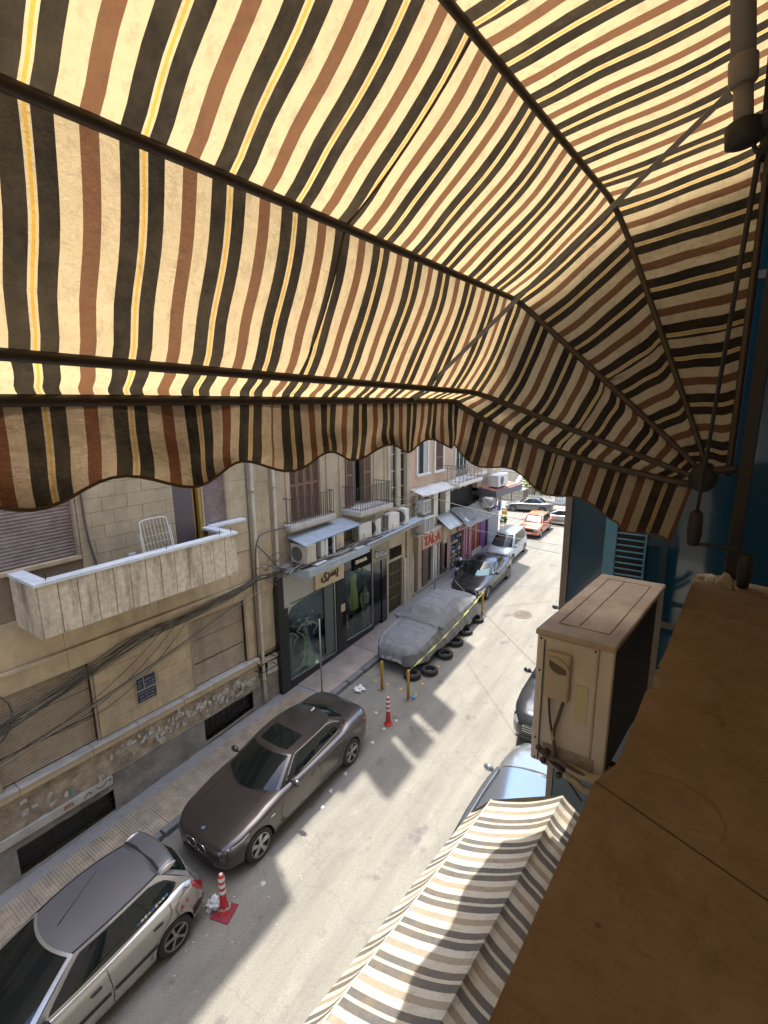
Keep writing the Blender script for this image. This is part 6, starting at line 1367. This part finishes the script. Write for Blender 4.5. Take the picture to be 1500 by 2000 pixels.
def ex_suv(t, S, jz, section, patch, ribbon, densify, Pn, rf, MB):
    for s in (1, -1):
        MB().tube([rf(.06+.85*i/10, .5+s*.43)+Vector((0, 0, .05*(1 if 0 < i < 10 else .1))) for i in range(11)], .014, 6).build('roof_rail', M_chr, t, smooth=True)
        patch(0, 0, 0, 0, 'headlight', M_lamp, s, .008, lambda u, v: (.05+.6*v, jz(.05+.6*v, .68+.14*v)+(jz(.05+.6*v, .86+.14*v)-jz(.05+.6*v, .68+.14*v))*u*(1-.4*v)))
    MB().obox((0, -.005, .68), (.5, 0, 0), (0, .02, 0), (0, 0, .10)).build('grille', M_blt, t, bevel=.02)
    for k in range(3): MB().obox((0, -.03, .62+.06*k), (.5, 0, 0), (0, .01, 0), (0, 0, .008)).build('grille_bar', M_chr, t)
    MB().obox((0, -.002, .46), (.6, 0, 0), (0, .02, 0), (0, 0, .05)).build('lower_intake', M_blt, t, bevel=.02)
car('silver off-road wagon with a mirror bright roof beside the teal glass wall', suv, (-2.20, 9.75, gz(9.75)), R(180), slope=False, extra=ex_suv)
suvb = dict(suv); suvb.update(body=M_blkp2, roofm=M_blkp2)
car('black off-road wagon whose chromed nose shows past the outdoor unit', suvb, (-2.72, 10.35, gz(10.35)), 0, extra=ex_suv)
M_whc = paint('white_paint', (.62, .62, .60), .0, .35, .1)
hw = dict(hatch); hw.update(body=M_whc, roofm=M_whc, strips=[])
car('white car just peeking past the teal glass wall', hw, (-3.35, 14.9, gz(14.9)), 0, extra=ex_face(roofg=False, L_=3.84))
# --- covered car
def cover():
    t = thing('covered_car', 'car hidden under a wrinkled grey cloth cover beside the row of tyres', 'covered car', (0, 0, 0))
    L_, Wd = 4.5, .88
    wt = [(0, .50), (.05, .66), (.14, .80), (.3, .92), (.6, 1), (3.8, 1), (4.2, .92), (4.42, .78), (4.5, .6)]
    tt = [(0, .46), (.05, .60), (.2, .75), (.6, .88), (1.15, .93), (1.4, .98), (1.6, 1.12), (1.95, 1.36), (2.15, 1.42), (2.9, 1.44), (3.25, 1.38), (3.6, 1.20), (3.9, 1.06), (4.2, 1.02), (4.42, .9), (4.5, .65)]
    gt = [(0, .85), (1.3, .85), (1.6, .78), (2.1, .64), (3.1, .62), (3.7, .72), (4.5, .8)]
    def fn(u, v):
        y = L_*u; y = y if 0 < u < 1 else y
        w_ = interp(wt, y)*Wd; tz = interp(tt, y); gx = interp(gt, y)*w_; hem = .27+.05*math.sin(y*2.1)+.04*noise.noise(Vector((y*3, 0, 0)))
        belt = min(tz-.03, .93); a = 2*v-1; s = 1 if a >= 0 else -1; k = abs(a)
        pts = [(0, tz+.03), (gx*.6, tz+.02), (gx, tz-.04), (gx+(w_-gx)*.55, belt+(tz-belt)*.45), (w_*.97, belt), (w_+.02, .70), (w_+.025, .45), (w_+.03, hem)]
        q = k*(len(pts)-1); i = min(int(q), len(pts)-2); f = q-i; f = f*f*(3-2*f)*.25+f*.75
        x = pts[i][0]+(pts[i+1][0]-pts[i][0])*f; z = pts[i][1]+(pts[i+1][1]-pts[i][1])*f
        hang = max(0, (k-.45)/.55)
        wr_ = noise.noise(Vector((y*1.3+x*1.5, z*2.2, 3)))*.022+noise.noise(Vector((y*7, z*1.0, 5)))*.030*hang+noise.noise(Vector((y*15, z*1.2, 9)))*.014*hang
        rdg = 1-abs(noise.noise(Vector((y*2.3+z*1.5, x*2.0+3, 12)))); wr_ += (rdg**10)*.03
        n = Vector((.25+hang, 0, .8*(1-hang)+.1)).normalized()
        p = Vector((x, y, z))+n*wr_; 
        for e, m_ in ((y, -1), (L_-y, 1)):
            if e < .5: p.y += m_*noise.noise(Vector((x*5, z*1.2, 20+m_)))*.06*(1-e/.5)
        p.x *= s; return p
    MB().grid(fn, 150, 96).build('cover', M_cover, t, smooth=True)
    for u0, m_ in ((0, 1), (1, -1)):
        m = MB()
        def cap(u, v, u0=u0, m_=m_):
            p = fn(u0, .02+.96*u); lo = Vector((p.x, p.y+m_*.06, .30+.03*math.sin(p.x*7))); q = p.lerp(lo, v); q.y -= m_*(.10*math.sin(math.pi*min(1, v*1.1))+noise.noise(Vector((p.x*7, v*2, u0)))*.03); return q
        m.grid(cap, 60, 10); m.build('cover_end', M_cover, t, smooth=True)
    for s in (1, -1): MB().blob((s*.93, 1.52, 1.02), .13, .08, .09).build('mirror_bulge', M_cover, t, smooth=True)
    MB().tube([fn(.336+.01*math.sin(v*9), v)+Vector((0, 0, .004)) for v in [.03+.94*i/40 for i in range(41)]], .012, 5).build('strap_fold', M_cover, t, smooth=True)
    MB().box(-.7, .7, .5, 4.0, .25, .5).build('underbody', M_blt, t)
    for yw in (.82, 3.6):
        for s in (1, -1):
            ty = MB().lathe([(.17, 0), (.27, s*.004), (.31, -s*.03), (.31, -s*.17), (.17, -s*.19)], (s*.86, yw, .31), 'x', 24).build('wheel', M_tyre, t, smooth=True)
            MB().lathe([(.001, -s*.02), (.12, -s*.01), (.19, s*.0), (.2, -s*.02)], (s*.86, yw, .31), 'x', 16).build('rim', M_rim, ty)
    return t
M_cover = mat('grey_cover_cloth', (.165, .170, .175), .8, .08, 2, bump=.25, bscale=22, dirt=(.2, .2, .2), dirt_amt=.2, dirt_scale=2.2)
cv = cover(); cv.location = (-7.72, 11.62, gz(11.62)); cv.rotation_euler = (sl_ang, 0, R(-1.5)); cv.scale = (.90, 1.02, .95)
# --- scooter
sc_ = thing('scooter', 'black and silver motor scooter parked on the pavement outside the goods shop', 'scooter', (0, 0, 0))
M_scb = flat('scooter_black', (.02, .02, .022), .3, coat=.6)
for y in (.25, 1.35):
    w_ = MB().lathe([(.12, -.05), (.2, -.06), (.24, -.03), (.24, .03), (.2, .06), (.12, .05)], (0, y, .24), 'x', 20).build('wheel', M_tyre, sc_, smooth=True); MB().lathe([(.001, .03), (.13, .03), (.13, -.03), (.001, -.03)], (0, y, .24), 'x', 16).build('rim', M_rim, w_)
MB().grid(lambda u, v: Vector(((.20+.05*math.sin(math.pi*v))*math.sin(math.pi*(u-.5)), .28+.10*abs(u-.5)*2+.22*v, .35+.65*v)), 10, 8).build('leg_shield', M_scb, sc_, smooth=True, thick=.03)
MB().hexa([(-.16, .45, .28), (.16, .45, .28), (.14, .9, .28), (-.14, .9, .28), (-.16, .45, .34), (.16, .45, .34), (.14, .9, .34), (-.14, .9, .34)]).build('floorboard', M_blt, sc_, bevel=.02)
MB().blob((0, 1.2, .52), .19, .45, .22).build('rear_body', M_scb, sc_, smooth=True); MB().blob((0, 1.15, .76), .15, .42, .07).build('seat', M_blt, sc_, smooth=True)
MB().blob((0, .22, .42), .11, .2, .12).build('front_mudguard', flat('scooter_silver', (.35, .37, .4), .3, .5), sc_, smooth=True)
MB().blob((0, .34, .98), .17, .12, .11).build('headlight', M_lamp, sc_, smooth=True); MB().tube([(-.34, .52, 1.04), (-.12, .44, 1.06), (.12, .44, 1.06), (.34, .52, 1.04)], .017, 6).build('handlebar', M_dark, sc_)
for s in (1, -1): MB().tube([(s*.2, .46, 1.06), (s*.28, .42, 1.22)], .007, 5).build('mirror_stem', M_dark, sc_); MB().blob((s*.30, .42, 1.26), .06, .015, .04).build('mirror', M_dark, sc_, smooth=True)
sc_.location = (-9.22, 18.75, gz(18.75)+.12); sc_.rotation_euler = (0, R(6), R(-8)); sc_.scale = (.82,)*3
# ------------------------------------------------------------------ things standing and lying in the street
M_ypost = flat('ochre_paint', (.42, .24, .02), .55); M_redp = flat('red_plastic', (.42, .025, .02), .5); M_whp = flat('white_band', (.62, .60, .58), .5)
for x, y, lab in ((-7.45, 10.65, 'short yellow post nearer the kerb in front of the covered car'), (-6.56, 10.64, 'short yellow post nearer the road with the yellow rope tied on'), (-6.87, 16.37, 'short yellow post beyond the tyres by the black saloon')):
    t = thing('bollard', lab, 'bollard', (x, y, gz(y)), 'yellow posts round the covered car')
    MB().tube([(x, y, gz(y)), (x, y+.0, gz(y)+.86), (x, y, gz(y)+.90)], [.042, .042, .03], 12).build('post', M_ypost, t, smooth=True)
    MB().box(x-.09, x+.09, y-.09, y+.09, gz(y)-.01, gz(y)+.015).build('base_plate', M_iron, t)
a, b_ = Vector((-6.56, 10.64, gz(10.64)+.86)), Vector((-6.87, 16.37, gz(16.37)+.86))
pts = [a.lerp(b_, i/24)+Vector((0, 0, -.12*4*(i/24)*(1-i/24))) for i in range(25)]
m = MB()
for i, p in enumerate(pts): tw = math.sin(i*1.7); m.v += [p+Vector((.02*tw, 0, .02)), p-Vector((.02*tw, 0, .02))]
m.f = [(2*i, 2*i+1, 2*i+3, 2*i+2) for i in range(24)]
o = m.build('rope', flat('yellow_rope', (.50, .48, .12), .7), thick=.006); tag(o, 'pale yellow tape rope strung between two yellow posts past the tyres', 'rope')
for (x, y, hh, lab) in ((-6.22, 4.12, .72, 'red and white flexible post beside the hatchback tail light, chained base'), (-6.47, 9.52, .74, 'red and white flexible post standing between the brown saloon and yellow posts')):
    t = thing('flexible_post', lab, 'traffic post', (x, y, gz(y)), 'red and white traffic posts'); z = gz(y)
    MB().lathe([(.12, 0), (.11, .025), (.07, .05), (.063, .10), (.058, .30), (.052, hh*.55), (.05, hh), (.035, hh+.02), (.001, hh+.022)], (x, y, z), n=18).build('post', M_redp, t, smooth=True)
    if y < 5: MB().obox((x+.03, y-.02, z+.008), (.17, .05, .01), (-.05, .16, .01), (0, 0, .006)).build('base_mat', flat('crimson_rubber', (.20, .015, .03), .8), t)
    for k in range(3): MB().lathe([(.0575-.001*k, 0), (.0565-.001*k, .07)], (x, y, z+hh*.52+k*.125), n=18).build('white_band', M_whp, t, smooth=True)
    MB().cyl((x, y, z+hh+.02), (x, y, z+hh+.03), .03, n=10).build('cap', M_whp, t)
z = gz(4.1); t = thing('chain', 'grey chain wound round the foot of the nearer red post', 'chain', (-6.22, 4.12, z))
for k in range(16):
    a = k*.52; r = .10+.01*math.sin(k*3); c = Vector((-6.22+r*math.cos(a), 4.12+r*math.sin(a), z+.09+.02*math.sin(k*1.3))); e = Vector((-math.sin(a), math.cos(a), 0)); f = Vector((0, 0, 1)) if k % 2 else Vector((math.cos(a), math.sin(a), 0))
    MB().tube([c+e*.026*math.cos(q)+f*.014*math.sin(q) for q in [2*math.pi*j/8 for j in range(8)]], .006, 4, True).build('link', M_alu, t)
def crumple(lab, c, r, mt, cat, name, seed=0, flatn=.5):
    m = MB()
    def f(u, v):
        d = Vector((math.cos(2*math.pi*u)*math.sin(math.pi*v), math.sin(2*math.pi*u)*math.sin(math.pi*v), math.cos(math.pi*v)*flatn)); k = 1+.9*noise.noise(d*2.2+Vector((seed, 0, 0)))+.4*noise.noise(d*6+Vector((0, seed, 0)))
        return Vector(c)+d*r*k
    o = m.grid(f, 18, 10).build(name, mt); tag(o, lab, cat)
M_plas = flat('pale_plastic_film', (.45, .48, .50), .35)
crumple('crumpled pale plastic film left of the nearer red post foot', (-6.42, 4.05, gz(4.05)+.07), .11, M_plas, 'litter', 'plastic_film', 3, .7)
crumple('torn white plastic bag lying by the kerb in front of the covered car', (-8.0, 10.3, gz(10.3)+.04), .15, M_whp, 'plastic bag', 'plastic_bag', 9, .35)
crumple('blue bottle lying at the foot of the rope post', (-6.46, 10.75, gz(10.75)+.05), .05, flat('blue_litter', (.08, .25, .45), .4), 'bottle', 'bottle', 7, .6)
# tyres
def tyre(x, y, lab, tilt=(0, 0), r=.255):
    t = thing('tyre', lab, 'tyre', (0, 0, 0), 'old tyres laid along the covered car'); h = .15
    MB().lathe([(r*.60, .01), (r*.80, 0), (r*.96, .02), (r, .045), (r, h-.045), (r*.96, h-.02), (r*.80, h), (r*.60, h-.01), (r*.57, h-.03), (r*.66, h*.5), (r*.57, .03), (r*.60, .01)], n=36).build('casing', M_tyre, t, smooth=True)
    tr_ = MB()
    for k in range(36):
        a = 2*math.pi*k/36; c = Vector((math.cos(a)*(r+.001), math.sin(a)*(r+.001), h/2)); tr_.obox(c, (math.cos(a)*.004, math.sin(a)*.004, 0), (-math.sin(a)*.014, math.cos(a)*.014, 0), (0, 0, .045))
    tr_.build('tread', M_tyre, t); t.location = (x, y, gz(y)+.005); t.rotation_euler = (sl_ang+tilt[0], tilt[1], random.random()*6)
for i, (x, y) in enumerate(((-7.02, 11.62), (-6.70, 12.08), (-6.71, 13.12), (-6.77, 13.98), (-6.83, 14.82), (-6.86, 15.82))):
    tyre(x, y, ('nearest old tyre, against the covered car bumper by the yellow post', 'second nearest old tyre, touching the nearest one', 'third old tyre of the row beside the covered car', 'old tyre of the row beside the middle of the covered car', 'old tyre of the row next to last towards the far post', 'farthest old tyre of the row, beside the far yellow post')[i])
# studs
M_ys = flat('yellow_stud', (.55, .34, .03), .4); M_ws = flat('white_stud', (.42, .44, .43), .4)
def stud(x, y, r, mt, lab, grp):
    t = thing('road_stud', lab, 'road stud', (x, y, gz(y)), grp)
    b = MB().lathe([(r, 0), (r*.95, .012), (r*.6, .025), (.001, .03)], (x, y, gz(y)), n=14); 
    for q in b.v: q.z += .06*(q.y-y)
    b.build('dome', mt, t, smooth=True)
for (x, y), lb in zip(((-7.87, 10.9), (-7.44, 10.92), (-7.0, 10.93), (-6.6, 11.47), (-6.50, 10.94), (-6.62, 12.5), (-6.68, 13.5), (-6.75, 14.4), (-6.8, 15.2), (-6.85, 16.14)),
    ('nearest the kerb, left of the kerbside yellow post', 'just right of the kerbside yellow post', 'midway between the two near yellow posts', 'on the road side of the second nearest tyre', 'at the foot of the rope post', 'between the second and third tyres', 'between the third and fourth tyres', 'between the fourth and fifth tyres', 'between the fifth and farthest tyres', 'beyond the farthest tyre at the far yellow post')):
    stud(x, y, .05, M_ys, 'small yellow road stud '+lb, 'yellow road studs')
for (x, y), lb in zip(((-6.0, 4.80), (-6.19, 6.62), (-6.33, 7.05), (-6.36, 7.6), (-6.42, 8.74), (-7.0, 9.71), (-6.36, 9.72), (-6.46, 9.3)),
    ('right of the brown saloon front wheel, largest in view', 'beside the brown saloon front door', 'beside the brown saloon rear door', 'beside the brown saloon rear wheel', 'just behind the brown saloon bumper', 'left of the farther red and white post', 'right behind the farther red and white post', 'just in front of the farther red and white post')):
    stud(x, y, .048, M_ws, 'white round road stud '+lb, 'white road studs')
# litter flecks
lt = MB(); random.seed(11)
for k in range(48):
    x, y = random.choice(((random.uniform(-8.3, -5.2), random.uniform(2, 12)), (random.uniform(-9.6, -8.6), random.uniform(3, 16)), (random.uniform(-6.6, -5.4), random.uniform(2.2, 5.5)))); s_ = random.uniform(.005, .015); zz = gz(y)+(.13 if x < -8.36 else .004)
    a = random.random()*6; lt.quad(*[(x+s_*math.cos(a+q)*random.uniform(.5, 1.2), y+s_*math.sin(a+q), zz+.004) for q in (0, 1.6, 3.1, 4.7)])
o = lt.build('litter', M_whp); tag(o, kind='stuff', label='tiny pale scraps of litter scattered on road and pavement', cat='litter')
# thin poles
for x, y, h, lab in ((-8.72, 9.5, 2.25, 'thin grey pole on the pavement in front of the first shop window'), (-9.2, 16.95, 1.95, 'thin pale pole on the pavement before the red lettered shop')):
    t = thing('pole', lab, 'pole', (x, y, gz(y))); MB().cyl((x, y, gz(y)+.1), (x, y, gz(y)+.12+h), .022, n=8).build('post', M_alu, t, smooth=True); MB().cyl((x, y, gz(y)+.1), (x, y, gz(y)+.14), .06, n=10).build('base_plate', M_iron, t)
# bits stuck under the awning
# ------------------------------------------------------------------ cables
def sag(a, b, s, n=16):
    a = Vector(a); b = Vector(b); return [a.lerp(b, i/n)+Vector((0, 0, -s*4*(i/n)*(1-i/n))) for i in range(n+1)]
cw = thing('cable_bundle', 'tangle of sagging black cables strung along the tan stone building', 'cables', (-9.6, 5, -4.6)); random.seed(5)
for k in range(13):
    y0 = -1.5; xo = BX+.12+random.uniform(.0, .25)
    P0 = (xo, y0, -6.1+random.uniform(-.25, .35)); P1 = (BX+.10, 5.3+random.uniform(-.6, .5), -4.72+random.uniform(-.12, .12)); P2 = (BX+.13, 8.35, -4.42+random.uniform(-.05, .1)); P3 = (BX+.5+random.uniform(-.2, .3), 9.4, -4.3)
    pts = sag(P0, P1, random.uniform(.02, .35), 12)[:-1]+sag(P1, P2, random.uniform(.0, .22), 10)[:-1]+sag(P2, P3, .05, 5)
    MB().tube(smooth(pts, 1), random.choice((.007, .009, .012)), 4).build('cable', random.choice((M_cab, M_dark, M_cab)), cw)
for k in range(5):
    MB().tube(sag((BX+.3, -1.5, -6.6+.12*k), (BX+.22, 8.3, -4.75+.06*k), .1+.07*k, 20), .006, 4).build('cable', M_cabl if k == 1 else M_cab, cw)
for k in range(3): MB().tube(smooth(sag((BX+.15, 2.55+.3*k, -5.9), (BX+.12, 5.6+.3*k, -4.74), .25+.1*k, 8), 1), .006, 4).build('cable', M_dark, cw)
MB().tube([(BX+.12+.02*math.sin(k), 2.28+math.cos(k*.35)*.42, -5.15+math.sin(k*.35)*.5) for k in range(37)], .016, 5).build('cable_coil', M_cab, cw, smooth=True)
cv2 = thing('cable_bundle', 'grey cables looping between the drainpipes and the shop canopy', 'cables', (-9.6, 9, -4.4))
MB().tube(smooth([(BX+.12, 8.2, -4.6), (BX+.14, 8.25, -3.35), (BX+.14, 8.6, -3.22), (BX+.12, 9.6, -3.3)]), .02, 5).build('conduit', M_cab, cv2, smooth=True)
MB().tube(smooth([(BX+.12, 8.3, -3.5), (BX+.2, 8.7, -4.0), (BX+.3, 8.9, -4.35), (BX+.5, 9.5, -4.25)]), .018, 5).build('conduit', M_cab, cv2, smooth=True)
for k in range(16):
    y0 = 8.5+random.uniform(0, 1.2); y1 = random.uniform(11.5, 15.4)
    pts = [(random.uniform(-9.25, -8.93), y0+(y1-y0)*i/7, -4.27+random.uniform(0, .04)+.012*i*.5) for i in range(8)]; MB().tube(smooth(pts, 2), random.choice((.008, .011, .014)), 4).build('cable', random.choice((M_cab, M_dark, M_cabl)), cv2)
for k in range(6):
    c = Vector((BX+.15+random.uniform(0, .3), 8.75+random.uniform(-.3, .5), -4.25+random.uniform(-.25, .25))); MB().tube([c+Vector((.1*math.sin(i*.8+k), .25*math.cos(i*.55+k), .2*math.sin(i*.5))) for i in range(12)], .010, 4).build('cable', M_cab, cv2)
for k in range(8): MB().tube(smooth([(BX+.5, 15.3+.1*k, -4.0), (BX+.4, 15.6+random.random()*.5, -3.7-.15*k), (BX+.3, 16.2, -3.5-.2*k)], 2), .010, 4).build('cable', M_cab, cv2)
for k in range(6): MB().tube(sag((BX+.15, 14.4+.1*k, -3.2-.1*k), (BX+.3, 16.0, -3.15-.15*k), .12), .008, 4).build('cable', M_cabl if k % 2 else M_cab, cv2)
# a loop over the street side of the tan wall and wires crossing the street
for a, b_, s, r, lab in (((-9.3, 16.0, -3.35), (-1.3, 22.5, -5.3), .35, .014, 'pale overhead cable crossing the street high above the parked cars'),
                         ((-9.35, 18.9, -5.1), (-1.2, 21.6, -5.7), .3, .012, 'pale overhead cable crossing just below the higher one'),
                         ((-9.35, 18.6, -5.0), (-1.2, 21.2, -6.2), .35, .008, 'thin overhead cable crossing lowest over the black saloon'),
                         ((-9.35, 16.2, -5.2), (-.9, 8.0, -5.4), .25, .006, 'thin dark wire slanting over the sunlit road towards the outdoor unit')):
    o = MB().tube(sag(a, b_, s, 24), r, 5).build('overhead_cable', M_cabl if 'pale' in lab else M_cab); tag(o, lab, 'cable')
